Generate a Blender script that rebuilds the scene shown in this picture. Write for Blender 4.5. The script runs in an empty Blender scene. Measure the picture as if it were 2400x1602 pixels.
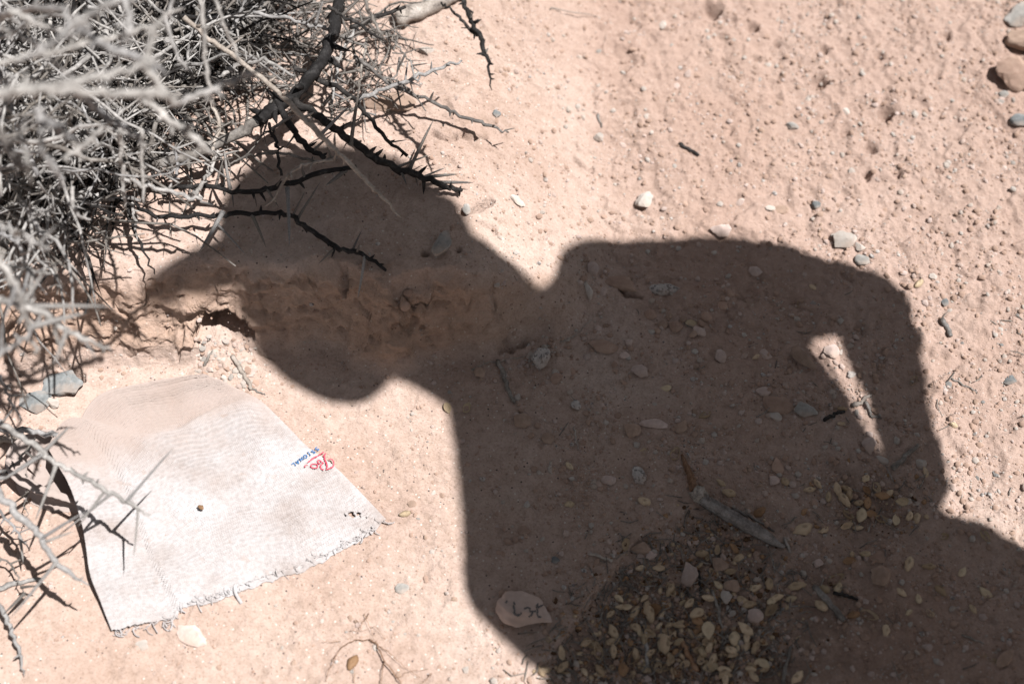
import bpy, bmesh, math, random
import numpy as np
from mathutils import Vector, Matrix

sc = bpy.context.scene
col = sc.collection
R = math.radians

# ------------------------------------------------------------------ camera
PITCH, HCAM, LENS = R(55.0), 1.23, 50.0
cam_d = bpy.data.cameras.new('camera')
cam_d.lens = LENS; cam_d.sensor_width = 36.0; cam_d.sensor_fit = 'HORIZONTAL'
cam_d.clip_start = 0.02; cam_d.clip_end = 2000.0
cam_d.dof.use_dof = True; cam_d.dof.focus_distance = 1.44; cam_d.dof.aperture_fstop = 2.9
cam_d.dof.aperture_blades = 9
cam = bpy.data.objects.new('camera', cam_d); col.objects.link(cam)
cam.location = (0, 0, HCAM); cam.rotation_euler = (R(90) - PITCH, 0, 0)
sc.camera = cam

# ------------------------------------------------------------------ sky, sun, exposure
FP = LENS / 36.0 * 2400.0
FW = np.array([0, math.cos(PITCH), -math.sin(PITCH)]); UP = np.array([0, math.sin(PITCH), math.cos(PITCH)])
RT = np.array([1.0, 0, 0]); CAM = np.array([0, 0, HCAM])
SUN = np.array([-0.3468, 0.2270, -0.9101]); SUN /= np.linalg.norm(SUN)      # direction of travel of the light
world = bpy.data.worlds.new('World'); sc.world = world; world.use_nodes = True
wn = world.node_tree; wn.nodes.clear()
sky = wn.nodes.new('ShaderNodeTexSky'); sky.sky_type = 'NISHITA'; sky.sun_disc = False
sky.sun_elevation = math.asin(-SUN[2]); sky.sun_rotation = math.atan2(-SUN[0], -SUN[1])
sky.altitude = 900.0; sky.air_density = 1.0; sky.dust_density = 1.2; sky.ozone_density = 1.0
bgn = wn.nodes.new('ShaderNodeBackground'); bgn.inputs['Strength'].default_value = 0.041
won = wn.nodes.new('ShaderNodeOutputWorld')
hsv = wn.nodes.new('ShaderNodeHueSaturation'); hsv.inputs['Saturation'].default_value = 0.26      # camera white balance set for the open shade
wn.links.new(sky.outputs[0], hsv.inputs['Color']); wn.links.new(hsv.outputs[0], bgn.inputs[0]); wn.links.new(bgn.outputs[0], won.inputs[0])
sl = bpy.data.lights.new('sun', 'SUN'); sl.energy = 4.6; sl.angle = R(0.53); sl.color = (1.0, 0.985, 0.975)
so = bpy.data.objects.new('sun', sl); col.objects.link(so); so.location = (3, -3, 9)
so.rotation_euler = Vector(SUN).to_track_quat('-Z', 'Y').to_euler()
sc.view_settings.view_transform = 'Standard'; sc.view_settings.look = 'None'
sc.view_settings.exposure = 0.54; sc.view_settings.gamma = 1.0
sc.render.engine = 'CYCLES'; sc.cycles.use_denoising = True
sc.cycles.max_bounces = 6; sc.cycles.diffuse_bounces = 4

# ------------------------------------------------------------------ helpers
rng = np.random.default_rng(7)
rnd = random.Random(11)

def ray(px, py):
    d = (px - 1200.0) * RT - (py - 801.0) * UP + FP * FW
    return d / np.linalg.norm(d)
def V(px, py, z):
    d = ray(px, py); return CAM + d * ((z - HCAM) / d[2])

def smooth(a, b, x):
    t = np.clip((np.asarray(x, float) - a) / (b - a), 0, 1); return t * t * (3 - 2 * t)

def _hash(ix, iy, seed):
    h = (ix.astype(np.int64) * 374761393 + iy.astype(np.int64) * 668265263 + seed * 982451653) & 0xffffffff
    h = ((h ^ (h >> 13)) * 1274126177) & 0xffffffff
    return ((h ^ (h >> 16)) & 0xffff) / 65535.0
def gnoise(x, y, seed=0):
    xi = np.floor(x); yi = np.floor(y); xf = x - xi; yf = y - yi
    xi = xi.astype(np.int64); yi = yi.astype(np.int64)
    u = xf * xf * xf * (xf * (xf * 6 - 15) + 10); v = yf * yf * yf * (yf * (yf * 6 - 15) + 10)
    def g(dx, dy):
        a = _hash(xi + dx, yi + dy, seed) * 2 * math.pi
        return np.cos(a) * (xf - dx) + np.sin(a) * (yf - dy)
    a = g(0, 0); b = g(1, 0); c = g(0, 1); d = g(1, 1)
    return (a + (b - a) * u) * (1 - v) + (c + (d - c) * u) * v
def fbm(x, y, seed=0, octv=4, gain=0.5):
    s = 0; a = 1.0
    for i in range(octv):
        s = s + a * gnoise(x * 2 ** i, y * 2 ** i, seed + i * 17); a *= gain
    return s

def mesh_np(name, verts, faces, smooth_shade=True):
    """faces: list of index lists, or an (n,3)/(n,4) int array"""
    me = bpy.data.meshes.new(name)
    verts = np.asarray(verts, np.float32)
    if isinstance(faces, np.ndarray):
        n, k = faces.shape
        me.vertices.add(len(verts)); me.vertices.foreach_set('co', verts.ravel())
        me.loops.add(n * k); me.loops.foreach_set('vertex_index', faces.ravel().astype(np.int32))
        me.polygons.add(n); me.polygons.foreach_set('loop_start', np.arange(0, n * k, k, dtype=np.int32))
        me.polygons.foreach_set('loop_total', np.full(n, k, np.int32))
        me.update(calc_edges=True)
    else:
        me.from_pydata([tuple(v) for v in verts], [], faces); me.update()
    if smooth_shade:
        me.polygons.foreach_set('use_smooth', np.ones(len(me.polygons), bool))
    return me

def link(name, me, mat=None, parent=None, label=None, cat=None, group=None, kind=None):
    o = bpy.data.objects.new(name, me); col.objects.link(o)
    if mat is not None and me is not None and not me.materials: me.materials.append(mat)
    if parent is not None: o.parent = parent
    for k, v in (('label', label), ('category', cat), ('group', group), ('kind', kind)):
        if v: o[k] = v
    return o
def thing(name, loc, label, cat, group=None):
    o = link(name, None, label=label, cat=cat, group=group); o.location = loc; o.empty_display_size = 0.02
    return o

class Buf:
    """collects triangles/quads of many small pieces into one mesh"""
    def __init__(s): s.v = []; s.f = []; s.n = 0
    def add(s, v, f):
        s.v.append(np.asarray(v, float)); s.f += [[i + s.n for i in q] for q in f]; s.n += len(v)
    def mesh(s, name, sm=True): return mesh_np(name, np.vstack(s.v), s.f, sm)

# ------------------------------------------------------------------ materials
class NT:
    def __init__(s, name):
        s.m = bpy.data.materials.new(name); s.m.use_nodes = True; s.t = s.m.node_tree; s.t.nodes.clear()
        s.out = s.n('ShaderNodeOutputMaterial'); s.co = s.n('ShaderNodeTexCoord').outputs['Object']
    def n(s, typ, **kw):
        x = s.t.nodes.new(typ)
        for k, v in kw.items(): setattr(x, k, v)
        return x
    def l(s, a, b): s.t.links.new(a, b)
    def noise(s, scale, detail=4, rough=0.55, co=None):
        x = s.n('ShaderNodeTexNoise'); x.inputs['Scale'].default_value = scale; x.inputs['Detail'].default_value = detail
        x.inputs['Roughness'].default_value = rough; s.l(co or s.co, x.inputs['Vector']); return x.outputs['Fac']
    def ramp(s, fac, stops):
        x = s.n('ShaderNodeValToRGB'); e = x.color_ramp.elements
        while len(e) < len(stops): e.new(0.5)
        for i, (p, c) in enumerate(stops):
            e[i].position = p; e[i].color = tuple(c) + (1,) if len(c) == 3 else c
        s.l(fac, x.inputs[0]); return x.outputs['Color']
    def mix(s, fac, a, b, mode='MIX'):
        x = s.n('ShaderNodeMix', data_type='RGBA', blend_type=mode)
        for sock, v in ((0, fac), (6, a), (7, b)):
            if hasattr(v, 'links') or hasattr(v, 'is_linked'): s.l(v, x.inputs[sock])
            elif sock == 0: x.inputs[0].default_value = v
            else: x.inputs[sock].default_value = tuple(v) + (1,)
        return x.outputs[2]
    def math(s, op, a, b=0.0):
        x = s.n('ShaderNodeMath', operation=op)
        for i, v in enumerate((a, b)):
            if hasattr(v, 'is_linked'): s.l(v, x.inputs[i])
            else: x.inputs[i].default_value = v
        return x.outputs[0]
    def bump(s, h, strength, dist, normal=None):
        x = s.n('ShaderNodeBump'); x.inputs['Strength'].default_value = strength; x.inputs['Distance'].default_value = dist
        s.l(h, x.inputs['Height'])
        if normal is not None: s.l(normal, x.inputs['Normal'])
        return x.outputs[0]
    def diffuse(s, c, nrm=None, rough=1.0):
        x = s.n('ShaderNodeBsdfDiffuse'); x.inputs['Roughness'].default_value = rough
        if hasattr(c, 'is_linked'): s.l(c, x.inputs['Color'])
        else: x.inputs['Color'].default_value = tuple(c) + (1,)
        if nrm is not None: s.l(nrm, x.inputs['Normal'])
        s.l(x.outputs[0], s.out.inputs['Surface']); return s.m
    def princ(s, c, nrm=None, rough=0.7, spec=0.3):
        x = s.n('ShaderNodeBsdfPrincipled'); x.inputs['Roughness'].default_value = rough
        x.inputs['Specular IOR Level'].default_value = spec
        if hasattr(c, 'is_linked'): s.l(c, x.inputs['Base Color'])
        else: x.inputs['Base Color'].default_value = tuple(c) + (1,)
        if nrm is not None: s.l(nrm, x.inputs['Normal'])
        s.l(x.outputs[0], s.out.inputs['Surface']); return s.m
    def attr(s, name): 
        x = s.n('ShaderNodeAttribute', attribute_name=name); return x.outputs['Fac']
    def objrand(s): return s.n('ShaderNodeObjectInfo').outputs['Random']

def soil_mat():
    t = NT('desert_soil')
    a = t.ramp(t.noise(7, 6, 0.6), [(0.3, (0.48, 0.362, 0.304)), (0.52, (0.54, 0.42, 0.358)), (0.72, (0.585, 0.478, 0.418))])
    b = t.ramp(t.noise(90, 5, 0.65), [(0.32, (0.88, 0.86, 0.83)), (0.6, (1.05, 1.05, 1.05))])
    big = t.ramp(t.noise(3.2, 4, 0.6), [(0.36, (0.90, 0.86, 0.83)), (0.62, (1.04, 1.05, 1.06))])
    c = t.mix(1.0, t.mix(1.0, a, big, 'MULTIPLY'), b, 'MULTIPLY')
    fine = t.ramp(t.noise(420, 3, 0.7), [(0.30, (0.70, 0.65, 0.61)), (0.46, (0.98, 0.98, 0.98)), (0.72, (1.10, 1.10, 1.10))])
    c = t.mix(0.8, c, fine, 'MULTIPLY')
    vo = t.n('ShaderNodeTexVoronoi'); vo.inputs['Scale'].default_value = 330; t.l(t.co, vo.inputs['Vector'])
    sep = t.n('ShaderNodeSeparateColor'); t.l(vo.outputs['Color'], sep.inputs[0])
    near = t.math('LESS_THAN', vo.outputs['Distance'], 0.32)
    pale = t.math('MULTIPLY', near, t.math('GREATER_THAN', sep.outputs[0], 0.95))
    dark = t.math('MULTIPLY', near, t.math('LESS_THAN', sep.outputs[0], 0.022))
    c = t.mix(pale, c, (0.66, 0.60, 0.54)); c = t.mix(dark, c, (0.14, 0.11, 0.10))
    grv = t.attr('gravel')
    c = t.mix(t.math('MULTIPLY', grv, 0.6), c, (0.435, 0.302, 0.245))
    c = t.mix(t.math('MULTIPLY', t.attr('bank'), 0.45), c, t.ramp(t.noise(40, 5, 0.7), [(0.35, (0.40, 0.24, 0.15)), (0.65, (0.55, 0.36, 0.245))]))  # orange face tint: subsoil colour with warm bounce light painted in
    lit = t.attr('litter')
    lc = t.ramp(t.noise(260, 4, 0.7), [(0.3, (0.085, 0.057, 0.045)), (0.55, (0.20, 0.135, 0.10)), (0.75, (0.33, 0.23, 0.175))])
    c = t.mix(lit, c, lc)
    h = t.math('ADD', t.noise(300, 6, 0.7), t.math('MULTIPLY', t.noise(90, 4, 0.6), 1.6))
    wob = t.n('ShaderNodeVectorMath', operation='ADD'); nz = t.n('ShaderNodeTexNoise'); nz.inputs['Scale'].default_value = 60; nz.inputs['Detail'].default_value = 4; t.l(t.co, nz.inputs['Vector'])
    sc_ = t.n('ShaderNodeVectorMath', operation='SCALE'); sc_.inputs['Scale'].default_value = 0.02; t.l(nz.outputs['Color'], sc_.inputs[0]); t.l(t.co, wob.inputs[0]); t.l(sc_.outputs[0], wob.inputs[1])
    ve = t.n('ShaderNodeTexVoronoi', feature='DISTANCE_TO_EDGE'); ve.inputs['Scale'].default_value = 34; t.l(wob.outputs[0], ve.inputs['Vector'])
    crk = t.math('MULTIPLY', t.math('LESS_THAN', ve.outputs['Distance'], 0.022), t.math('GREATER_THAN', t.noise(14, 3), 0.54))
    h = t.math('SUBTRACT', h, t.math('MULTIPLY', crk, 0.7))
    n = t.bump(h, 0.80, 0.0044)
    return t.diffuse(c, n)

def stone_mat(name, c1, c2, c3=None, scale=120, spot=None):
    t = NT(name)
    st = [(0.34, c1), (0.62, c2)] + ([(0.78, c3)] if c3 else [])
    c = t.ramp(t.noise(scale, 6, 0.65), st)
    if spot:
        vo = t.n('ShaderNodeTexVoronoi'); vo.inputs['Scale'].default_value = 420; t.l(t.co, vo.inputs['Vector'])
        sep = t.n('ShaderNodeSeparateColor'); t.l(vo.outputs['Color'], sep.inputs[0])
        c = t.mix(t.math('GREATER_THAN', sep.outputs[0], 0.72), c, spot)
    r = t.ramp(t.objrand(), [(0, (0.82, 0.82, 0.82)), (1, (1.12, 1.12, 1.12))]); c = t.mix(1.0, c, r, 'MULTIPLY')
    dust = t.ramp(t.noise(40, 3), [(0.45, (0, 0, 0)), (0.65, (0.45, 0.45, 0.45))])
    c = t.mix(dust, c, (0.47, 0.34, 0.26))
    n = t.bump(t.noise(380, 6, 0.7), 0.5, 0.002)
    return t.diffuse(c, n, 0.9)

def wood_mat(name, c1, c2, c3, scale=60):
    t = NT(name)
    mp = t.n('ShaderNodeMapping'); mp.inputs['Scale'].default_value = (1, 1, 1); t.l(t.co, mp.inputs['Vector'])
    c = t.ramp(t.noise(scale, 6, 0.7), [(0.3, c1), (0.52, c2), (0.72, c3)])
    f = t.ramp(t.noise(scale * 6, 4, 0.7), [(0.35, (0.7, 0.7, 0.7)), (0.6, (1.08, 1.08, 1.08))]); c = t.mix(1.0, c, f, 'MULTIPLY')
    r = t.ramp(t.objrand(), [(0, (0.78, 0.78, 0.8)), (1, (1.15, 1.12, 1.08))]); c = t.mix(1.0, c, r, 'MULTIPLY')
    n = t.bump(t.noise(scale * 7, 5, 0.7), 0.6, 0.0015)
    return t.princ(c, n, 0.75, 0.25)

M = {}
M['soil'] = soil_mat()
M['clod'] = stone_mat('earth_clod', (0.39, 0.267, 0.208), (0.48, 0.342, 0.272), (0.53, 0.398, 0.326))
M['white'] = stone_mat('chalky_white', (0.48, 0.42, 0.37), (0.58, 0.53, 0.485), (0.65, 0.615, 0.58))
M['granite'] = stone_mat('granite', (0.40, 0.36, 0.33), (0.58, 0.54, 0.51), (0.70, 0.67, 0.65), 260, (0.24, 0.22, 0.21))
M['grey'] = stone_mat('grey_stone', (0.29, 0.275, 0.255), (0.44, 0.415, 0.385), (0.54, 0.51, 0.475))
M['bluegrey'] = stone_mat('blue_grey_stone', (0.17, 0.178, 0.178), (0.28, 0.29, 0.288), (0.38, 0.387, 0.383))
M['pink'] = stone_mat('pinkish_stone', (0.48, 0.375, 0.33), (0.62, 0.505, 0.455), (0.68, 0.58, 0.53))
M['brown'] = stone_mat('brown_stone', (0.33, 0.235, 0.18), (0.46, 0.335, 0.265), (0.54, 0.415, 0.34))
M['twig_grey'] = wood_mat('weathered_grey_twig', (0.165, 0.157, 0.15), (0.385, 0.37, 0.355), (0.585, 0.565, 0.545))
M['twig_dark'] = wood_mat('black_bark', (0.012, 0.011, 0.010), (0.028, 0.025, 0.024), (0.095, 0.09, 0.085), 110)
M['twig_tan'] = wood_mat('tan_twig', (0.24, 0.205, 0.175), (0.40, 0.35, 0.305), (0.52, 0.465, 0.415))
M['twig_mid'] = wood_mat('dull_brown_grey_twig', (0.09, 0.078, 0.07), (0.22, 0.20, 0.18), (0.40, 0.375, 0.35))
M['wood'] = wood_mat('weathered_wood', (0.17, 0.145, 0.13), (0.40, 0.355, 0.315), (0.58, 0.53, 0.49), 90)
M['barkbrown'] = wood_mat('brown_bark', (0.16, 0.085, 0.05), (0.30, 0.17, 0.10), (0.42, 0.28, 0.19), 90)
def husk_mat(name, c1, c2):
    t = NT(name)
    c = t.ramp(t.noise(150, 4, 0.6), [(0.32, c1), (0.66, c2)])
    r = t.ramp(t.objrand(), [(0, (0.68, 0.64, 0.58)), (1, (1.15, 1.15, 1.12))]); c = t.mix(1.0, c, r, 'MULTIPLY')
    return t.princ(c, t.bump(t.noise(300, 3), 0.3, 0.001), 0.6, 0.3)
M['husk'] = husk_mat('tan_husk', (0.44, 0.33, 0.225), (0.64, 0.50, 0.36))
M['huskb'] = husk_mat('orange_brown_husk', (0.27, 0.155, 0.085), (0.42, 0.26, 0.15))
M['husky'] = husk_mat('pale_yellow_husk', (0.46, 0.36, 0.24), (0.62, 0.50, 0.36))

# ------------------------------------------------------------------ terrain
HB = 0.115
def hb_x(x): return HB * (1 - smooth(-0.07, 0.13, x))
_fp = [(-900, 1000), (-300, 930), (0, 905), (200, 885), (380, 862), (470, 838), (620, 826), (760, 845), (900, 868), (1050, 850), (1180, 828), (1300, 800), (1400, 740), (1700, 700), (2400, 690)]
_cp = [(-900, 560), (-300, 560), (0, 590), (200, 615), (340, 622), (480, 615), (600, 605), (750, 612), (900, 630), (1050, 635), (1150, 618), (1230, 628), (1330, 640), (1700, 560), (2400, 560)]
_f = np.array([V(a, b, 0.0)[:2] for a, b in _fp]); _c = np.array([V(a, b, float(hb_x(V(a, b, 0.05)[0])))[:2] for a, b in _cp])
def base_z(x, y):
    x = np.asarray(x, float); y = np.asarray(y, float)
    wx = x + 0.012 * fbm(x * 16, y * 16, 3, 3); wy = y + 0.022 * fbm(x * 13, y * 13, 5, 4)
    yf = np.interp(wx, _f[:, 0], _f[:, 1]); yc = np.interp(wx, _c[:, 0], _c[:, 1])
    t = (wy - yf) / np.maximum(yc - yf, 0.02)
    t = np.clip(t, 0, 1); s = t * t * (3 - 2 * t)
    s = 0.45 * smooth(0.12, 0.92, t) + 0.35 * s + 0.20 * t ** 0.75
    far = np.clip(y - 1.0, 0, 1.0)
    z = hb_x(x) * s * (1 - smooth(6, 30, np.abs(x) + np.abs(y)))
    z = z + 0.035 * smooth(0.9, 1.6, y) * smooth(-0.05, 0.25, x) + 0.02 * smooth(1.05, 1.5, y) * (1 - smooth(0, .2, x))
    return z

# soft lines in photo pixels turned into ground polylines (x, y)
def pl(pts): return np.array([G(a, b)[:2] for a, b in pts])
def seg_dist(x, y, P):
    d = np.full(x.shape, 9.0)
    for (ax, ay), (bx, by) in zip(P[:-1], P[1:]):
        vx, vy = bx - ax, by - ay; L = vx * vx + vy * vy + 1e-12
        t = np.clip(((x - ax) * vx + (y - ay) * vy) / L, 0, 1)
        d = np.minimum(d, np.hypot(x - ax - t * vx, y - ay - t * vy))
    return d

fx0, fx1, fy0, fy1, st = -0.72, 0.72, 0.43, 1.47, 0.00185
def axis(a, b, s):
    core = np.arange(a, b, s); ext = []; d = s; v = 0
    while v < 400: d *= 1.22; v += d; ext.append(v)
    ext = np.array(ext)
    return np.concatenate([(core[0] - ext)[::-1], core, core[-1] + ext])
gx = axis(fx0, fx1, st); gy = axis(fy0, fy1, st)
X, Y = np.meshgrid(gx, gy)
Z = base_z(X, Y); Z0 = Z.copy()
def samp(A, x, y):
    i = np.clip(np.searchsorted(gx, x) - 1, 0, len(gx) - 2); j = np.clip(np.searchsorted(gy, y) - 1, 0, len(gy) - 2)
    a = (x - gx[i]) / (gx[i + 1] - gx[i]); b = (y - gy[j]) / (gy[j + 1] - gy[j])
    return (A[j, i] * (1 - a) + A[j, i + 1] * a) * (1 - b) + (A[j + 1, i] * (1 - a) + A[j + 1, i + 1] * a) * b
def interp_z(x, y): return samp(Z, x, y)
def zat(x, y):
    """height of the built ground (bilinear on the grid)"""
    i = int(np.clip(np.searchsorted(gx, x) - 1, 0, len(gx) - 2)); j = int(np.clip(np.searchsorted(gy, y) - 1, 0, len(gy) - 2))
    u = (x - gx[i]) / (gx[i + 1] - gx[i]); v = (y - gy[j]) / (gy[j + 1] - gy[j])
    return float((Z[j, i] * (1 - u) + Z[j, i + 1] * u) * (1 - v) + (Z[j + 1, i] * (1 - u) + Z[j + 1, i + 1] * u) * v)
def G(px, py):
    """ground point seen at a photo pixel: march the view ray down to the ground"""
    d = ray(px, py); lo = (0.19 - HCAM) / d[2]; p = CAM + d * lo; t = lo
    while p[2] > zat(p[0], p[1]) and t < 6: t += 0.004; p = CAM + d * t
    a, b = t - 0.004, t
    for _ in range(14):
        m = (a + b) / 2; p = CAM + d * m
        if p[2] > zat(p[0], p[1]): a = m
        else: b = m
    return CAM + d * b
def mpp(p): return float(np.dot(np.asarray(p) - CAM, FW)) / FP          # metres for one photo pixel at p
def gnormal(x, y, e=0.006):
    n = Vector((zat(x - e, y) - zat(x + e, y), zat(x, y - e) - zat(x, y + e), 2 * e)); n.normalize(); return n

inner = (1 - smooth(0.75, 1.6, np.abs(X))) * (1 - smooth(1.5, 2.3, Y)) * smooth(-0.6, 0.3, Y)
Z += 0.25 * fbm(X * 0.35, Y * 0.35, 90, 3) * smooth(1.5, 8, np.hypot(X, Y - 0.9))
# how rough: the right and the far ground are gravelly, the near left is smooth crust
gravel = smooth(-0.02, 0.30, X + 0.32 * (Y - 0.95) + 0.09 * fbm(X * 6, Y * 6, 41, 3)) * (0.45 + 0.55 * smooth(0.55, 1.0, Y))
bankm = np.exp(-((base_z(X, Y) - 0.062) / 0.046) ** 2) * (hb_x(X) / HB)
Z += inner * (0.0035 * fbm(X * 9, Y * 9, 1, 3) + 0.0016 * fbm(X * 38, Y * 38, 2, 3) + (0.0009 + 0.0010 * gravel) * fbm(X * 120, Y * 120, 8, 2))
Z += inner * gravel * ((0.0018 * np.abs(fbm(X * 55, Y * 55, 12, 3)) - 0.0050 * np.clip(fbm(X * 48, Y * 48, 14, 2) - 0.34, 0, 1)) * np.clip(0.6 + 1.8 * fbm(X * 5, Y * 5, 15, 2), 0.1, 1.6))
Z += inner * bankm * (0.005 * fbm(X * 22, Y * 22, 21, 3) + 0.002 * np.abs(fbm(X * 75, Y * 75, 24, 3)) - 0.006 * np.clip(fbm(X * 42, Y * 34, 22, 3) - 0.22, 0, 1))
# thin crust flakes on the terrace and right ground: terraced noise
tn = fbm(X * 7, Y * 9, 33, 4); tq = np.floor(tn * 5) / 5
Z += inner * 0.0045 * (tq + smooth(0.72, 1.0, (tn - tq) * 5) * 0.2) * (0.35 + 0.65 * smooth(0.9, 1.1, Y))
# crisp-edged crust chips, scabs and broken patches
for fq, th, am, sd in ((9, 0.10, 0.0030, 35), (16, 0.10, 0.0036, 36), (31, 0.14, 0.0026, 37), (52, 0.16, 0.0012, 38)):
    nn = fbm(X * fq, Y * fq, sd, 3); Z += inner * am * smooth(th, th + 0.05 + fq * 0.0012, nn) * (0.35 + 0.65 * np.clip(gravel * 1.3 + 0.5 * smooth(0.9, 1.0, Y), 0, 1))
# crust edge at the litter heap (crust stands a few millimetres proud)
ed = pl([(1640, 1180), (1520, 1240), (1470, 1290), (1430, 1350), (1375, 1415), (1335, 1478), (1275, 1540), (1235, 1602), (1180, 1700)])
dist = seg_dist(X, Y, ed)
side = np.interp(Y, ed[::-1, 1], ed[::-1, 0])
inlit = smooth(-0.004, 0.004, X - side + 0.006 * fbm(X * 60, Y * 60, 51, 2)) * smooth(0.02, -0.01, Y - ed[0, 1])
Z -= inner * 0.008 * inlit * (1 - smooth(0.10, 0.26, X))
heapc = [V(1500, 1430, 0)[:2], V(1640, 1530, 0)[:2], V(1700, 1300, 0)[:2], V(1420, 1580, 0)[:2]]
litter = np.zeros_like(X)
for (cx, cy), rr, w in zip(heapc + [V(2030, 1180, 0)[:2], V(1900, 1430, 0)[:2]], (0.085, 0.11, 0.07, 0.07, 0.045, 0.07), (0.75, 0.85, 0.6, 0.8, 0.7, 0.55)):
    litter = np.maximum(litter, w * np.exp(-(((X - cx) ** 2 + (Y - cy) ** 2) / rr ** 2) ** 1.5))
litter *= np.clip(0.75 + 1.4 * fbm(X * 45, Y * 45, 61, 3), 0, 1) * (0.10 + 0.90 * smooth(-0.012, 0.045, X - side + 0.05 * fbm(X * 22, Y * 22, 53, 3)))
# cracks: (polyline, half width, depth)
CR = [([(1232, 655), (1231, 690), (1247, 722), (1268, 740), (1277, 772), (1292, 798)], 0.0036, 0.004),
      ([(1078, 492), (1108, 492), (1135, 478), (1152, 468)], 0.0058, 0.020),
      ([(1120, 520), (1150, 535), (1160, 545)], 0.003, 0.007),
      ([(1225, 535), (1255, 560), (1290, 545)], 0.0022, 0.005),
      ([(1340, 370), (1362, 385), (1385, 398)], 0.003, 0.008),
      ([(1015, 310), (1045, 322), (1065, 318)], 0.0045, 0.012),
      ([(1085, 315), (1110, 322), (1135, 318)], 0.005, 0.010),
      ([(5, 832), (40, 860), (75, 850), (110, 830), (135, 815), (150, 832), (165, 868), (196, 892)], 0.0026, 0.010),
      ([(140, 848), (165, 872), (190, 878)], 0.0065, 0.016),
      ([(276, 708), (296, 690), (330, 681)], 0.0040, 0.014),
      ([(446, 793), (466, 772)], 0.003, 0.010),
      ([(413, 836), (418, 812), (426, 790)], 0.0028, 0.010),
      ([(302, 818), (316, 820)], 0.003, 0.009),
      ([(930, 676), (946, 660), (990, 652), (1002, 640)], 0.0075, 0.018),
      ([(940, 720), (944, 735), (955, 742)], 0.0035, 0.008),
      ([(1170, 812), (1185, 800), (1195, 815)], 0.006, 0.012),
      ([(1215, 805), (1230, 800)], 0.005, 0.010),
      ([(25, 873), (45, 878)], 0.0030, 0.009),
      ([(355, 835), (385, 838)], 0.002, 0.005),
      ([(595, 822), (635, 845)], 0.0018, 0.005),
      ([(1440, 655), (1470, 690), (1500, 695)], 0.0042, 0.010)]
cut = np.zeros_like(X)
sub = (inner > 0.99)
ys, xs = np.where(sub); r0, r1, c0, c1 = ys.min(), ys.max() + 1, xs.min(), xs.max() + 1
Xs, Ys = X[r0:r1, c0:c1], Y[r0:r1, c0:c1]
for P, w, d in CR:
    q = pl(P); dd = seg_dist(Xs + 0.0035 * fbm(Xs * 70, Ys * 70, 71, 2), Ys + 0.0035 * fbm(Xs * 70, Ys * 70, 72, 2), q)
    ww = w * (1 + 0.5 * gnoise(Xs * 90, Ys * 90, 73))
    cut[r0:r1, c0:c1] = np.maximum(cut[r0:r1, c0:c1], d * (1 - smooth(0.35, 1.0, dd / ww)))
# round insect holes and pits: px, py, radius, depth
HO = [(806, 640, 0.0055, 0.016), (996, 594, 0.0045, 0.018), (1096, 692, 0.0035, 0.010), (1075, 585, 0.004, 0.010), (745, 640, 0.003, 0.006),
      (1665, 25, 0.017, 0.020), (1764, 63, 0.010, 0.016), (1921, 188, 0.013, 0.020), (2075, 264, 0.012, 0.018), (2040, 349, 0.010, 0.014),
      (2031, 410, 0.007, 0.012), (2105, 405, 0.008, 0.012), (1775, 137, 0.006, 0.008), (1555, 70, 0.007, 0.010), (1820, 106, 0.006, 0.008),
      (1930, 118, 0.007, 0.010), (2060, 130, 0.008, 0.010), (1980, 310, 0.007, 0.008), (700, 640, 0.003, 0.006), (560, 575, 0.0028, 0.006),
      (1690, 560, 0.004, 0.006), (1158, 702, 0.0025, 0.006), (2215, 80, 0.010, 0.012), (2200, 400, 0.006, 0.008)]
for a, b, r, d in HO:
    q = pl([(a, b)])[0]; dd = np.hypot(Xs - q[0], (Ys - q[1])) * (1 + 0.35 * gnoise(Xs * 110 + a, Ys * 110, 75))
    cut[r0:r1, c0:c1] = np.maximum(cut[r0:r1, c0:c1], d * (1 - smooth(0.55, 1.0, dd / r)))
Z -= cut
# mound of spoil in front of the burrow
mo = pl([(528, 850)])[0]
Z += 0.010 * np.exp(-(((X - mo[0]) / 0.034) ** 2 + ((Y - mo[1]) / 0.032) ** 2)) * (1 + 0.6 * fbm(X * 120, Y * 120, 77, 2))
# the two worn lumps / flake right of the crack
fk = pl([(1305, 715)])[0]
Z += 0.005 * (1 - smooth(0.5, 1.0, np.hypot((X - fk[0]) / 0.030, (Y - fk[1]) / 0.042) * (1 + 0.25 * gnoise(X * 50, Y * 50, 79))))

# ground mesh; the burrow is pushed into the bank as a real cavity
EXTRA = 150                                                     # extra rows follow the bank face so that it is as finely meshed as the flat
yb0 = np.interp(gx, _f[:, 0], _f[:, 1]) - 0.02; yb1 = np.interp(gx, _c[:, 0], _c[:, 1]) + 0.02; yb1 = np.maximum(yb1, yb0 + 0.05)
Xm = np.broadcast_to(gx, (len(gy) + EXTRA, len(gx))); Ym = np.empty(Xm.shape)
for i_ in range(len(gx)):
    yd = np.sort(np.r_[gy, yb0[i_], yb1[i_]]); cc = np.interp(yd, gy, np.arange(len(gy))) + EXTRA * np.clip((yd - yb0[i_]) / (yb1[i_] - yb0[i_]), 0, 1)
    Ym[:, i_] = np.interp(np.arange(len(gy) + EXTRA), cc, yd)
Zm = samp(Z, Xm, Ym); Zbm = samp(Z0, Xm, Ym); lit_m, grv_m, bank_m, inn_m = (samp(A_, Xm, Ym) for A_ in (litter, gravel * inner + (1 - inner) * 0.6, bankm, inner))
P3 = np.stack([Xm, Ym, Zm], -1)
h0 = G(527, 768)
hd = np.array([0.06, 0.97, -0.20]); hd /= np.linalg.norm(hd)
sx = np.array([1.0, -0.09, -0.10]); sx /= np.linalg.norm(sx); sz = np.cross(sx, hd)
rel = P3 - h0; a = rel @ sx; b = rel @ sz
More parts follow.
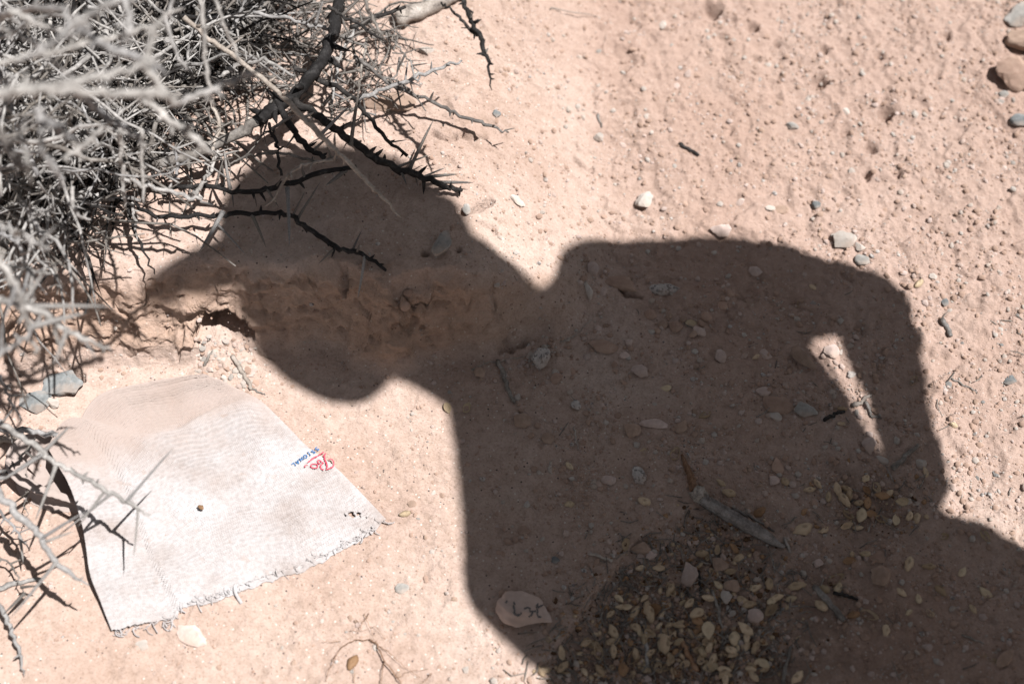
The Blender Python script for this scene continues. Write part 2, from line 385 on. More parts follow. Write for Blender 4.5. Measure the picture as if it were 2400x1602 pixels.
rr = np.sqrt((a / (0.0310 + 0.0025 * gnoise(Xm * 24, Ym * 24, 81))) ** 2 + ((b - 0.003 + 0.010 * (a / 0.030) ** 2) / 0.0195) ** 2)
depth = 0.16 * (1 - smooth(0.80, 1.0, rr)) ** 0.8
depth[np.linalg.norm(rel, axis=-1) > 0.07] = 0
P3 = P3 + depth[..., None] * hd
hbx = hb_x(Xm); zrel = np.clip(Zbm / np.maximum(hbx, 1e-4), 0, 1.2); facem = inn_m * (hbx / HB) ** 3 * smooth(0.06, 0.28, zrel) * (1 - smooth(0.88, 1.02, zrel)) * (1 - smooth(0.02, 0.06, depth))
lip = np.exp(-((zrel - 0.86) / 0.09) ** 2) * np.clip(0.4 + 1.6 * fbm(Xm * 14, Xm * 3, 26, 3), 0, 1.2)
P3[..., 1] -= facem * (0.004 * lip + 0.011 * fbm(Xm * 19, Zbm * 30 + Ym * 6, 27, 4) + 0.0045 * np.abs(fbm(Xm * 60, Zbm * 70 + Ym * 20, 28, 3)) + 0.0035 * smooth(0.04, 0.14, fbm(Xm * 15, Zbm * 40, 29, 3)) - 0.006 * smooth(0.24, 0.36, fbm(Xm * 40, Zbm * 48, 30, 2)))
ny, nx = Xm.shape
idx = np.arange(nx * ny).reshape(ny, nx)
quads = np.stack([idx[:-1, :-1], idx[:-1, 1:], idx[1:, 1:], idx[1:, :-1]], -1).reshape(-1, 4)
gm = mesh_np('ground', P3.reshape(-1, 3), quads)
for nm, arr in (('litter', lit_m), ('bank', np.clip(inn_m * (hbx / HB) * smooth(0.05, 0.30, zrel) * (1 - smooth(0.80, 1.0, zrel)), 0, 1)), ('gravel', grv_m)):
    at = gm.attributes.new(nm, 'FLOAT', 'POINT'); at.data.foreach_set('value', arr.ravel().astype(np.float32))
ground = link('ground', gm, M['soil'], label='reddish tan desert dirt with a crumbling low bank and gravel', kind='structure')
# ------------------------------------------------------------------ the person whose shadow fills the right half
def S(px, py, z):
    """point at height z on the sun ray that ends on the ground at that photo pixel"""
    g = G(px, py); return g - SUN * ((z - g[2]) / -SUN[2])
def fab_mat(name, c1, c2, scale=30):
    t = NT(name); c = t.ramp(t.noise(scale, 5), [(0.35, c1), (0.65, c2)])
    return t.princ(c, t.bump(t.noise(900, 2), 0.3, 0.0008), 0.9, 0.1)
M['skin'] = fab_mat('skin', (0.42, 0.25, 0.18), (0.48, 0.30, 0.22))
M['shirt'] = fab_mat('faded_blue_shirt', (0.10, 0.14, 0.20), (0.14, 0.19, 0.26))
M['trousers'] = fab_mat('khaki_trousers', (0.22, 0.18, 0.12), (0.28, 0.23, 0.16))
M['cap'] = fab_mat('dark_cap', (0.03, 0.035, 0.04), (0.05, 0.055, 0.06))
M['leather'] = fab_mat('brown_leather', (0.08, 0.045, 0.025), (0.12, 0.07, 0.04))
M['eye'] = fab_mat('eye', (0.02, 0.015, 0.01), (0.03, 0.02, 0.015))

def ico(level):
    bm = bmesh.new(); bmesh.ops.create_icosphere(bm, subdivisions=level, radius=1.0)
    v = np.array([x.co[:] for x in bm.verts]); f = np.array([[q.index for q in p.verts] for p in bm.faces]); bm.free(); return v, f
ICO = {k: ico(k) for k in (1, 2, 3, 4, 5)}

def skin_mesh(name, joints, edges, mat, parent, vox=0.008):
    """tapered limbs between joints, fused into one continuous surface by a voxel remesh"""
    B = Buf(); sv, sf = ICO[2]
    rad = [j[1] if not isinstance(j[1], tuple) else (j[1][0] + j[1][1]) / 2 for j in joints]
    for (p, _), r in zip(joints, rad): B.add(sv * r + p, sf.tolist())
    for i, j in edges:
        p, q = joints[i][0], joints[j][0]; d = q - p; L = np.linalg.norm(d); d = d / max(L, 1e-6)
        e = np.cross(d, [0.3, 0.2, 0.93]); e /= np.linalg.norm(e); f = np.cross(d, e); n = 14; v = []
        for c, r in ((p, rad[i]), (q, rad[j])):
            for k in range(n): t = 2 * math.pi * k / n; v.append(c + (e * math.cos(t) + f * math.sin(t)) * r)
        B.add(v, [[k, (k + 1) % n, n + (k + 1) % n, n + k] for k in range(n)] + [list(range(n))[::-1], list(range(n, 2 * n))])
    o = link(name, B.mesh(name), mat, parent)
    m = o.modifiers.new('remesh', 'REMESH'); m.mode = 'VOXEL'; m.voxel_size = vox; m.use_smooth_shade = True
    s = o.modifiers.new('smooth', 'SMOOTH'); s.factor = 0.5; s.iterations = 6 if vox > 0.006 else 3
    return o

PEL = S(1640, 1480, 0.98); CHE = S(1480, 1020, 1.24); NEC = S(1200, 850, 1.45)
LSH = S(1235, 1075, 1.36); RSH = S(1430, 692, 1.40)
REL = S(2032, 712, 1.16); RWR = S(2165, 1120, 1.00); HIP = S(2130, 1290, 0.97)
LEL = S(1205, 1375, 1.12); LWR = S(1400, 1600, 1.12); LAT = S(1772, 885, 1.25); RUA = S(1735, 672, 1.28); FLK = S(1862, 1125, 1.10); FL2 = S(1980, 1330, 1.0)
HEADC = S(800, 570, 1.60)
person = thing('person', (float(PEL[0]), float(PEL[1]), 0.0), 'person in cap and blue shirt beside the camera, casting the big shadow', 'person')
inv = -np.array([PEL[0], PEL[1], 0.0])
fwd = np.array([-0.72, 0.69, 0.0]); rgt = np.array([0.69, 0.72, 0.0])
LH = PEL - rgt * 0.09 + np.array([0, 0, -0.06]); RH = PEL + rgt * 0.09 + np.array([0, 0, -0.06])
fl = np.array([0.48, 0.10, 0.0]); fr = np.array([0.80, 0.16, 0.0])
def leg(hip, foot):
    f = np.array([foot[0], foot[1], zat(foot[0], foot[1])])
    k = hip * 0.52 + f * 0.48 + fwd * 0.035
    return k, f + np.array([0, 0, 0.09]), f + np.array([0, 0, 0.035]) + fwd * 0.04, f + np.array([0, 0, 0.03]) + fwd * 0.16
kl, al, hl, tl = leg(LH, fl); kr, ar, hr, tr = leg(RH, fr)
J = [(PEL, 0.125), (PEL * .5 + CHE * .5, 0.125), (CHE, 0.135), (NEC * .8 + CHE * .2, 0.086), (NEC * .65 + HEADC * .35, 0.068),
     (HEADC, 0.085),
     (LSH, 0.062), (LSH * .5 + LEL * .5, 0.050), (LEL, 0.042), (LEL * .5 + LWR * .5, 0.038), (LWR, 0.027),
     (RSH, 0.066), (RUA, 0.063), (REL, 0.041), (REL * .5 + RWR * .5, 0.033), (RWR, 0.027),
     (LH, 0.088), (kl, 0.058), (al, 0.042), (RH, 0.088), (kr, 0.058), (ar, 0.042), (hl, 0.04), (tl, 0.032), (hr, 0.04), (tr, 0.032)]
E_ = [(0, 1), (1, 2), (2, 3), (3, 4), (4, 5), (3, 6), (6, 7), (7, 8), (8, 9), (9, 10), (2, 11), (11, 12), (12, 13), (13, 14), (14, 15),
      (0, 16), (16, 17), (17, 18), (0, 19), (19, 20), (20, 21), (18, 22), (22, 23), (21, 24), (24, 25)]
# hands: palm and five fingers grown from the wrist
def hand(wr, d, n, idx):
    d = d / np.linalg.norm(d); n = n / np.linalg.norm(n); s = np.cross(d, n)
    base = len(J)
    J.append((wr + d * 0.05, (0.036, 0.016))); E_.append((idx, base))
    for k, (o, L) in enumerate(((-0.030, 0.066), (-0.010, 0.076), (0.010, 0.072), (0.030, 0.058))):
        q = len(J); p0 = wr + d * 0.085 + s * o
        J.append((p0, 0.010)); J.append((p0 + d * L * 0.5 - n * 0.012, 0.009)); J.append((p0 + d * L * 0.85 - n * 0.035, 0.008))
        E_.extend([(base, q), (q, q + 1), (q + 1, q + 2)])
    q = len(J); p0 = wr + d * 0.03 - s * 0.042
    J.append((p0, 0.012)); J.append((p0 + d * 0.035 - s * 0.022 - n * 0.01, 0.010)); E_.extend([(base, q), (q, q + 1)])
hand(RWR, HIP - RWR - rgt * 0.05, rgt, 15)
hand(LWR, PEL - LWR + fwd * 0.06 + np.array([0, 0, 0.1]), fwd, 10)
loc = lambda js: [(j[0] + inv, j[1]) for j in js]
body = skin_mesh('body', loc(J), E_, M['skin'], person, 0.006)
shj = [(j[0], j[1] * 1.12 if not isinstance(j[1], tuple) else j[1]) for j in (J[:4] + J[6:10] + J[11:15])] + [(FLK, 0.095), (FL2, 0.085), (LAT, 0.075)]
skin_mesh('shirt', loc(shj), [(0, 1), (1, 2), (2, 3), (3, 4), (2, 4), (4, 5), (5, 6), (6, 7), (2, 8), (8, 9), (9, 10), (10, 11), (2, 12), (12, 13), (13, 0), (2, 14), (14, 12), (8, 14)], M['shirt'], person)
trj = [(J[0][0] + np.array([0, 0, -0.03]), 0.142), (LH, 0.105), (kl, 0.075), (al, 0.062), (RH, 0.105), (kr, 0.075), (ar, 0.062)]
skin_mesh('trousers', loc(trj), [(0, 1), (1, 2), (2, 3), (0, 4), (4, 5), (5, 6)], M['trousers'], person)
for a_, b_, c_ in ((al, hl, tl), (ar, hr, tr)):
    skin_mesh('shoe', loc([(a_, 0.05), (b_, 0.048), (c_, 0.04)]), [(0, 1), (1, 2)], M['leather'], person)
# head: looks along the sun-side profile, face turned to the left and down
CHIN = S(860, 900, 1.50); BROW = S(560, 560, 1.60)
hz = HEADC - CHIN; hz -= 0; hzl = np.linalg.norm(hz); hz = hz / hzl
hf = BROW - HEADC; hf -= hz * np.dot(hf, hz); hf /= np.linalg.norm(hf); hs = np.cross(hz, hf)
hv, hfc = ICO[4]; u = hv.copy()
k = np.where(u[:, 2] < 0, -u[:, 2], 0)
fx_ = u[:, 0] * 0.098 * (1 - 0.18 * k) + 0.018 * k; fy_ = u[:, 1] * 0.078 * (1 - 0.30 * k); fz_ = np.where(u[:, 2] < 0, u[:, 2] * 0.165, u[:, 2] * 0.115)
nose = np.exp(-((u[:, 1] / 0.16) ** 2 + ((u[:, 2] + 0.22) / 0.20) ** 2)) * (u[:, 0] > 0); fx_ = fx_ + 0.024 * nose
eye = np.exp(-(((np.abs(u[:, 1]) - 0.36) / 0.15) ** 2 + ((u[:, 2] + 0.02) / 0.12) ** 2)) * (u[:, 0] > 0); fx_ = fx_ - 0.010 * eye
mouth = np.exp(-((u[:, 1] / 0.30) ** 2 + ((u[:, 2] + 0.60) / 0.05) ** 2)) * (u[:, 0] > 0); fx_ = fx_ - 0.006 * mouth
for sgn in (-1, 1):
    ear = np.exp(-(((u[:, 0] + 0.05) / 0.16) ** 2 + ((u[:, 2] + 0.10) / 0.22) ** 2)) * (u[:, 1] * sgn > 0.7); fy_ = fy_ + sgn * 0.020 * ear
def headpts(a, b, c): return (HEADC + inv) + np.outer(a, hf) + np.outer(b, hs) + np.outer(c, hz)
head = link('head', mesh_np('head', headpts(fx_, fy_, fz_), hfc), M['skin'], person)
for sgn in (-1, 1):
    v = ICO[2][0] * 0.011; link('eye', mesh_np('eye', headpts(v[:, 0] + 0.083, v[:, 1] + sgn * 0.030, v[:, 2] - 0.002), ICO[2][1]), M['eye'], head)
# cap: dome, bill and hair showing at the back
sel = hv[:, 2] > -0.06; remap = -np.ones(len(hv), int); remap[sel] = np.arange(sel.sum())
cf = remap[hfc[np.all(sel[hfc], axis=1)]]
cv = hv[sel]; cap = link('cap', mesh_np('cap', headpts(cv[:, 0] * 0.118 - 0.004, cv[:, 1] * 0.098, cv[:, 2] * 0.128 + 0.012), cf), M['cap'], person)
bl = Buf(); N = 24; top = []; 
for i in range(N + 1):
    a = (i / N - 0.5) * 2.5
    for r_, dz in ((0.098, 0.0), (0.155, -0.016), (0.192, -0.038 + 0.014 * math.sin(a) ** 2)):
        top.append((math.cos(a) * r_ if r_ < .1 else 0.02 + (r_ - 0.02) * max(math.cos(a), 0.0) ** 0.35, math.sin(a) * (0.085 if r_ < .1 else 0.098), 0.016 + dz))
top = np.array(top); bot = top - np.array([0, 0, 0.004]); fa = []
n3 = len(top)
for i in range(N):
    for j in range(2):
        q = [i * 3 + j, i * 3 + j + 1, i * 3 + 4 + j, i * 3 + 3 + j]; fa += [q, [x + n3 for x in q[::-1]]]
    fa.append([i * 3 + 2, i * 3 + 2 + n3, i * 3 + 5 + n3, i * 3 + 5])
vv = np.vstack([top, bot]); up_b = R(10); bx_, bz_ = vv[:, 0] - 0.09, vv[:, 2] - 0.016; vv[:, 0], vv[:, 2] = 0.09 + bx_ * math.cos(up_b) - bz_ * math.sin(up_b), 0.016 + bx_ * math.sin(up_b) + bz_ * math.cos(up_b); ph = R(11); vv[:, 1], vv[:, 2] = vv[:, 1] * math.cos(ph) - vv[:, 2] * math.sin(ph), vv[:, 1] * math.sin(ph) + vv[:, 2] * math.cos(ph)
link('bill', mesh_np('bill', headpts(vv[:, 0], vv[:, 1], vv[:, 2]), fa), M['cap'], cap)
hm = hv.copy(); selh = (hv[:, 0] < 0.15) & (hv[:, 2] > -0.75) & (hv[:, 2] < 0.15); remap = -np.ones(len(hv), int); remap[selh] = np.arange(selh.sum())
cf = remap[hfc[np.all(selh[hfc], axis=1)]]; cv = hv[selh]
link('hair', mesh_np('hair', headpts(cv[:, 0] * 0.135, cv[:, 1] * 0.092, cv[:, 2] * 0.145), cf), M['leather'], person)
# shoulder bag hanging at the hip
bg = S(2530, 1580, 0.86); bm = bmesh.new(); bmesh.ops.create_cube(bm, size=1.0)
bmesh.ops.bevel(bm, geom=list(bm.edges), offset=0.10, segments=3, affect='EDGES'); me = bpy.data.meshes.new('shoulder_bag'); bm.to_mesh(me); bm.free()
ob = link('shoulder_bag', me, M['leather'], None, 'brown leather shoulder bag hanging at the hip of the person', 'bag')
ob.location = bg; ob.scale = (0.13, 0.30, 0.26); ob.rotation_euler = (0, 0, R(42))
_b = Matrix.LocRotScale(Vector(bg), ob.rotation_euler, ob.scale); _v = []; _ff = []; _o = 0
_nk = NEC * .55 + CHE * .45 + np.array([0, 0, 0.10])
for dy in (-0.42, 0.42):
    _p0 = np.array(_b @ Vector((0, dy, 0.45))); _pm = (_p0 + _nk) / 2 + np.array([0.03, -0.05, 0.06]); _w = np.array([0.012, 0.012, 0])
    for _q in (_p0, _pm, _nk): _v += [_q - _w, _q + _w]
    _ff += [[_o, _o + 1, _o + 3, _o + 2], [_o + 2, _o + 3, _o + 5, _o + 4]]; _o += 6
_st = link('strap', mesh_np('strap', _v, _ff), M['leather'], ob); _st.matrix_parent_inverse = _b.inverted()
_st.modifiers.new('thick', 'SOLIDIFY').thickness = 0.004
# ------------------------------------------------------------------ tubes
def catmull(P, n=6):
    P = np.asarray(P, float)
    if len(P) < 3: return np.array([P[0] + (P[-1] - P[0]) * t for t in np.linspace(0, 1, n + 1)])
    Q = np.vstack([2 * P[0] - P[1], P, 2 * P[-1] - P[-2]]); out = []
    for i in range(1, len(Q) - 2):
        a, b, c, d = Q[i - 1:i + 3]
        for t in np.arange(n) / n:
            out.append(0.5 * ((2 * b) + (c - a) * t + (2 * a - 5 * b + 4 * c - d) * t ** 2 + (3 * b - a - 3 * c + d) * t ** 3))
    out.append(Q[-2]); return np.array(out)
def tube(P, rad, n=6, rough=0.0, cap=True, rg=None, ridge=None):
    P = np.asarray(P, float); m = len(P); rad = np.broadcast_to(np.asarray(rad, float), (m,))
    T = np.gradient(P, axis=0); T /= np.maximum(np.linalg.norm(T, axis=1, keepdims=True), 1e-9)
    e = np.cross(T[0], [0.21, 0.33, 0.92]); e /= np.linalg.norm(e); v = []
    for i in range(m):
        e = e - T[i] * np.dot(e, T[i]); e /= max(np.linalg.norm(e), 1e-9); f = np.cross(T[i], e)
        for k in range(n):
            a = 2 * math.pi * k / n; r = rad[i] * (1 + (rough * (rg or rnd).uniform(-1, 1) if rough else 0)) * (ridge[k] if ridge else 1)
            v.append(P[i] + (e * math.cos(a) + f * math.sin(a)) * r)
    F = [[i * n + k, i * n + (k + 1) % n, (i + 1) * n + (k + 1) % n, (i + 1) * n + k] for i in range(m - 1) for k in range(n)]
    if cap: F += [list(range(n))[::-1], list(range((m - 1) * n, m * n))]
    return v, F
def jitter(P, amp):
    P = P.copy(); P[1:-1] += np.array([[rnd.gauss(0, amp) for _ in range(3)] for _ in range(len(P) - 2)]); return P
# unit thorn along +Z, length 1
_tv, _tf = tube([(0, 0, 0), (0.01, 0, 0.12), (0.015, 0, 0.45), (0.01, 0, 0.8), (0, 0, 1)], [0.072, 0.056, 0.048, 0.030, 0.002], 5)
THORN = {}
def thorn_mesh(mat):
    if mat not in THORN:
        THORN[mat] = mesh_np('thorn', _tv, _tf); THORN[mat].materials.append(M[mat])
    return THORN[mat]
def put_thorn(base, d, L, mat, parent, fat=1.0):
    o = bpy.data.objects.new('thorn', thorn_mesh(mat)); col.objects.link(o); o.parent = parent
    q = Vector(d).normalized().to_track_quat('Z', 'Y')
    o.matrix_local = Matrix.LocRotScale(Vector(base), q, Vector((L * fat, L * fat, L)))
    return o

# ------------------------------------------------------------------ stones
def stone_mesh(name, w, d, h, seed, level=3, angular=0.6):
    r = np.random.default_rng(seed); v, f = ICO[level]; v = v.copy()
    for _ in range(int(5 + 7 * angular)):
        n = r.normal(size=3); n /= np.linalg.norm(n); c = r.uniform(0.55, 0.92) - 0.12 * angular
        t = v @ n; v -= np.outer(np.maximum(t - c, 0) * 0.97, n)
    o = r.uniform(-9, 9, 3)
    nz = gnoise(v[:, 0] * 2.2 + o[0], v[:, 1] * 2.2 + v[:, 2] * 1.7 + o[1], seed) * 0.16 + gnoise(v[:, 0] * 6 + o[2], v[:, 1] * 6 - v[:, 2] * 5, seed + 1) * 0.05
    v *= (1 + nz)[:, None]
    v /= np.abs(v).max(0)
    me = mesh_np(name, v * np.array([w, d, h]) / 2, f, True)
    if angular > 0.35: me.set_sharp_from_angle(angle=R(24))
    return me
def put_stone(px, py, w, h, mat, label=None, rot=None, ang=0.6, sink=0.30, hz=0.6, name='stone', cat='stone', group=None, level=3):
    p = G(px, py); k = mpp(p); W = w * k; D = h * k / 0.98; Hh = min(W, D) * hz
    me = stone_mesh(name, W, D, Hh, int(px * 7 + py * 13), level, ang)
    o = link(name, me, M[mat], None, label, cat, group)
    n = gnormal(p[0], p[1], max(0.006, W * 0.4))
    a = R(rot if rot is not None else rnd.uniform(0, 0)); q = n.to_track_quat('Z', 'Y')
    o.rotation_mode = 'QUATERNION'; o.rotation_quaternion = q @ Matrix.Rotation(a - q.to_euler().z * 0, 3, 'Z').to_quaternion()
    # keep image-space heading: the local x axis is lined up with world x before the turn
    xw = Vector((1, 0, 0)); xw = (xw - n * xw.dot(n)).normalized(); yw = n.cross(xw)
    b = Matrix((xw, yw, n)).transposed() @ Matrix.Rotation(a, 3, 'Z'); o.rotation_quaternion = b.to_quaternion()
    o.location = Vector(p) + n * Hh * (0.5 - sink)
    return o

stones = [
 # px, py, w, h, material, label, rotation, angular, sink, height ratio
 (1035, 583, 40, 76, 'grey', 'upright grey stone stuck in the shaded top of the bank', -18, .8, .30, 1.1),
 (1264, 844, 52, 64, 'granite', 'blocky pale granite stone below the crack in the bank', 8, .9, .22, .9),
 (1126, 876, 30, 28, 'brown', 'round dark earth clod left of the blocky granite stone', 0, .2, .3, .8),
 (1224, 992, 38, 36, 'brown', 'round brown clod below the blocky granite stone', 0, .2, .3, .8),
 (1349, 953, 24, 24, 'granite', 'tiny white speckled pebble right below the blocky granite stone', 0, .6, .25, .8),
 (1380, 684, 18, 52, 'white', 'narrow pale sliver of stone right of the crack', 10, .9, .3, .8),
 (1388, 634, 34, 34, 'pink', 'pinkish stone just above the narrow pale sliver', 0, .6, .4, .6),
 (1460, 668, 92, 40, 'clod', 'broad curled flake of crust right of the pale sliver', -22, .9, .45, .5),
 (1408, 812, 76, 40, 'clod', 'flat tilted clay flake in shade above the pebbles', -8, .9, .4, .45),
 (1461, 835, 28, 20, 'pink', 'small flat pinkish pebble beside the flat clay flake', -10, .4, .3, .6),
 (1473, 803, 18, 26, 'pink', 'small upright pebble right of the flat clay flake', 0, .4, .3, .8),
 (1502, 872, 42, 36, 'pink', 'rounded pinkish stone in mid shade right of the clay flake', 0, .5, .35, .7),
 (1306, 888, 32, 30, 'clod', 'reddish clod right beneath the blocky granite stone', 0, .4, .4, .5),
 (1480, 1014, 38, 34, 'brown', 'round reddish brown clod in the middle of the shadow', 0, .2, .3, .8),
 (1557, 678, 70, 36, 'granite', 'long pale striped stone under the shadow of the shoulder', -6, .8, .25, .6),
 (1709, 692, 24, 22, 'clod', 'small clod far right of the striped stone', 0, .3, .3, .7),
 (1695, 716, 24, 22, 'clod', 'small clod right of the pile under the striped stone', 0, .3, .3, .7),
 (1975, 571, 60, 48, 'white', 'large pale pinkish stone at the shadow edge of the elbow', 20, .7, .3, .7),
 (2015, 583, 26, 26, 'white', 'small white stone touching the large pale stone', 0, .6, .3, .7),
 (2017, 612, 38, 30, 'grey', 'pale grey stone on the shadow corner below the large pale stone', 0, .6, .3, .6),
 (1686, 540, 48, 32, 'pink', 'sunlit pinkish rock just above the shadow edge', 0, .7, .25, .8),
 (1885, 847, 40, 82, 'brown', 'dark pinkish slab leaning beside the strip of sunlight', 28, .7, .25, .7),
 (1948, 826, 36, 40, 'pink', 'rounded pale stone lit inside the strip of sunlight', 0, .5, .3, .8),
 (1768, 637, 38, 24, 'pink', 'flat pink pebble under the upper shadow edge', 0, .5, .4, .5),
 (1690, 835, 28, 38, 'pink', 'narrow pink stone left of the strip of sunlight', 20, .6, .35, .6),
 (1791, 831, 32, 28, 'pink', 'pale pink pebble between narrow stone and leaning slab', 0, .5, .35, .6),
 (1814, 977, 34, 22, 'white', 'small white flat pebble in shade left of the sun strip', -20, .6, .25, .6),
 (1887, 965, 54, 36, 'grey', 'grey brown flat stone beside the white flat pebble', -18, .7, .25, .6),
 (1822, 950, 72, 44, 'clod', 'large buried clay slab behind the white flat pebble', -20, .6, .5, .4),
 (1791, 921, 38, 28, 'pink', 'small clay lump above the large buried slab', 0, .5, .4, .6),
 (1531, 992, 66, 26, 'pink', 'thin flat pink slab left of the round reddish clod pair', -12, .8, .4, .4),
 (1598, 1002, 34, 32, 'brown', 'round brown clod right of the thin flat slab', 0, .2, .3, .8),
 (2031, 1048, 38, 44, 'pink', 'two toned pebble right below the end of the sun strip', 0, .6, .25, .7),
 (2069, 1080, 34, 20, 'white', 'flat pale chip right of the two toned pebble', -25, .7, .3, .4),
 (2157, 1090, 26, 26, 'white', 'white pebble near the right shadow edge', 0, .6, .25, .8),
 (1856, 297, 30, 22, 'grey', 'smooth grey pebble out on the sunlit far dirt', -8, .3, .3, .7),
 (1914, 483, 20, 20, 'bluegrey', 'round blue grey pebble on sunlit dirt right of centre', 0, .2, .3, .7),
 (1981, 264, 18, 18, 'white', 'small white pebble right of the smooth grey pebble', 0, .4, .3, .7),
 (2144, 270, 16, 22, 'white', 'narrow white pebble beside a dark pit at upper right', 0, .5, .3, .7),
 (1513, 477, 46, 48, 'white', 'chalky white stone above the shoulder shadow', 0, .8, .3, .6),
 (1826, 494, 46, 28, 'brown', 'dull brown rock on the sunlit dirt above the elbow shadow', -12, .8, .3, .7),
 (1805, 488, 24, 16, 'white', 'pale yellowish chip against the dull brown rock', 10, .6, .3, .6),
 (2368, 184, 100, 92, 'clod', 'big rounded dirt lump at the right edge', 0, .5, .35, .8),
 (2392, 108, 80, 64, 'brown', 'brown boulder behind the big dirt lump at the right edge', 10, .6, .3, .9),
 (2392, 40, 80, 60, 'grey', 'grey gravelly rock in the top right corner', 0, .6, .4, .6),
 (2352, 224, 22, 20, 'grey', 'grey pebble at the foot of the big dirt lump', 0, .3, .3, .7),
 (2390, 287, 44, 34, 'bluegrey', 'smooth blue grey cobble at the right edge', -15, .2, .3, .7),
 (905, 240, 130, 56, 'brown', 'wide reddish half buried rock behind the thorny twigs', -5, .7, .45, .6),
 (1161, 269, 24, 22, 'bluegrey', 'grey pebble near the tip of the pale twig', 0, .3, .35, .5),
 (1402, 322, 22, 24, 'white', 'small white stone standing on far sunlit dirt', 0, .6, .3, .9),
 (1208, 470, 46, 32, 'white', 'pale broken clod beside the dark cavity', -10, .8, .35, .6),
 (1092, 490, 24, 26, 'grey', 'grey pebble embedded left of the dark cavity', 0, .4, .5, .6),
 (1003, 119, 40, 20, 'white', 'whitish stone lying under the hanging thorn branch', -8, .6, .3, .6),
 (1495, 1119, 32, 48, 'granite', 'white and grey speckled stone in mid shade', 25, .9, .25, .8),
 (1426, 1125, 32, 28, 'pink', 'pinkish pebble left of the speckled stone', 0, .4, .35, .6),
 (1282, 1029, 34, 26, 'brown', 'brown clod left of the reddish brown clod', -10, .3, .35, .7),
 (1487, 1012, 10, 10, 'brown', 'crumb of clod touching the round reddish brown clod', 0, .3, .35, .7),
 (1226, 1246, 36, 28, 'clod', 'flat clay scab above the inscribed stone', 0, .6, .5, .4),
 (1502, 1286, 44, 28, 'brown', 'long brown clod at the upper rim of the husk heap', -10, .4, .3, .7),
 (1526, 1302, 28, 22, 'pink', 'pinkish pebble right under the long brown clod', 0, .4, .3, .7),
 (1301, 1313, 20, 18, 'bluegrey', 'round grey pebble above the inscribed stone', 0, .2, .35, .6),
 (942, 1378, 32, 26, 'grey', 'flat grey pebble in bright sun right of the cloth', 0, .2, .40, .5),
 (452, 1488, 78, 48, 'pink', 'pale flat stone below the torn edge of the cloth', -25, .8, .38, .5),
 (336, 1512, 36, 26, 'white', 'small white buried stone left of the pale flat stone', 0, .5, .55, .4),
 (1092, 1570, 18, 16, 'white', 'bright white pebble at the bottom near the shadow edge', 0, .3, .3, .6),
 (967, 1180, 24, 18, 'brown', 'brown chip on sunlit dirt right of the cloth corner', 20, .7, .3, .5),
 (160, 905, 110, 70, 'bluegrey', 'larger dark blue grey rock under the crack at left', -8, .5, .35, .6),
 (92, 948, 90, 56, 'bluegrey', 'smaller dark blue grey rock behind the cloth', 0, .5, .38, .6),
 (122, 948, 34, 26, 'white', 'white pebble resting between the two blue grey rocks', -25, .5, .05, .8),
 (1686, 1327, 40, 34, 'brown', 'round clod at the middle of the husk heap edge', 0, .3, .25, .8),
 (1611, 1353, 48, 62, 'pink', 'tall pinkish lump of clay in the husk heap', 15, .6, .3, .7),
 (1716, 1373, 38, 32, 'brown', 'brown clod right of the tall pinkish lump', 0, .4, .3, .8),
 (1706, 1400, 30, 36, 'white', 'pale grey angular chip among the husks', 10, .8, .2, .8),
 (1769, 1446, 36, 34, 'pink', 'pinkish lump of clay low in the husk heap', 0, .5, .3, .7),
 (2064, 1354, 46, 42, 'brown', 'round brown clod alone right of the husk heap', 0, .2, .3, .85),
 (2057, 1305, 44, 30, 'clod', 'flat clod half buried above the round brown clod', 0, .5, .5, .4),
 (1919, 1323, 22, 22, 'pink', 'small pink pebble left of the flat half buried clod', 0, .4, .3, .8),
 (1811, 1128, 28, 24, 'pink', 'pink pebble under the tall pink slab in shade', 0, .5, .35, .7),
 (1819, 1094, 32, 42, 'clod', 'tall pink slab above the thick stick', 0, .7, .45, .5),
 (2174, 1520, 26, 22, 'pink', 'pinkish cube shaped pebble at lower right', 0, .7, .3, .8),
 (2130, 1538, 20, 18, 'brown', 'small clod left of the cube shaped pebble', 0, .3, .3, .8),
 (2360, 1545, 60, 30, 'brown', 'long brown slab at the lower right corner', 35, .6, .35, .6),
 (2030, 1492, 26, 18, 'clod', 'flat clay chip between heap and cube shaped pebble', 0, .5, .4, .5),
 (1640, 779, 30, 28, 'pink', 'pink clod right of the pebble pile', 0, .4, .3, .7),
 (2366, 892, 30, 24, 'bluegrey', 'grey pebble on sunlit dirt near the right edge', 0, .5, .3, .6),
 (2213, 710, 18, 22, 'bluegrey', 'blue grey pebble right of the elbow shadow', 0, .4, .3, .6),
 (2186, 650, 18, 18, 'white', 'white speckled pebble above the blue grey pebble at right', 0, .5, .3, .6),
]
for (px, py, w, h, m, lab, rot, ang, sink, hz) in stones:
    put_stone(px, py, w * 1.08, h * 1.08, m, lab, rot, min(1, ang + .15), sink * .75, hz, level=4 if w > 70 else 3)
# the little pile of clods under the striped stone, and crumbs in the cavity of the bank
for px, py, w in ((1554, 764, 24), (1582, 770, 32), (1525, 741, 30), (1655, 745, 28), (1540, 778, 18), (1600, 752, 20), (1625, 786, 22), (1568, 742, 18)):
    put_stone(px, py, w, w * .9, 'brown' if w < 25 else 'clod', 'rounded earth clod in the small pile below the striped stone', 0, .25, .2, .8, group='clods below the striped stone', level=2)
for px, py, w in ((955, 684, 26), (948, 714, 30), (975, 692, 18), (968, 712, 14)):
    put_stone(px, py, w, w * .9, 'clod', 'crumbled clod fallen from the cavity in the bank face', 0, .3, .2, .8, group='clods under the bank cavity', level=2)
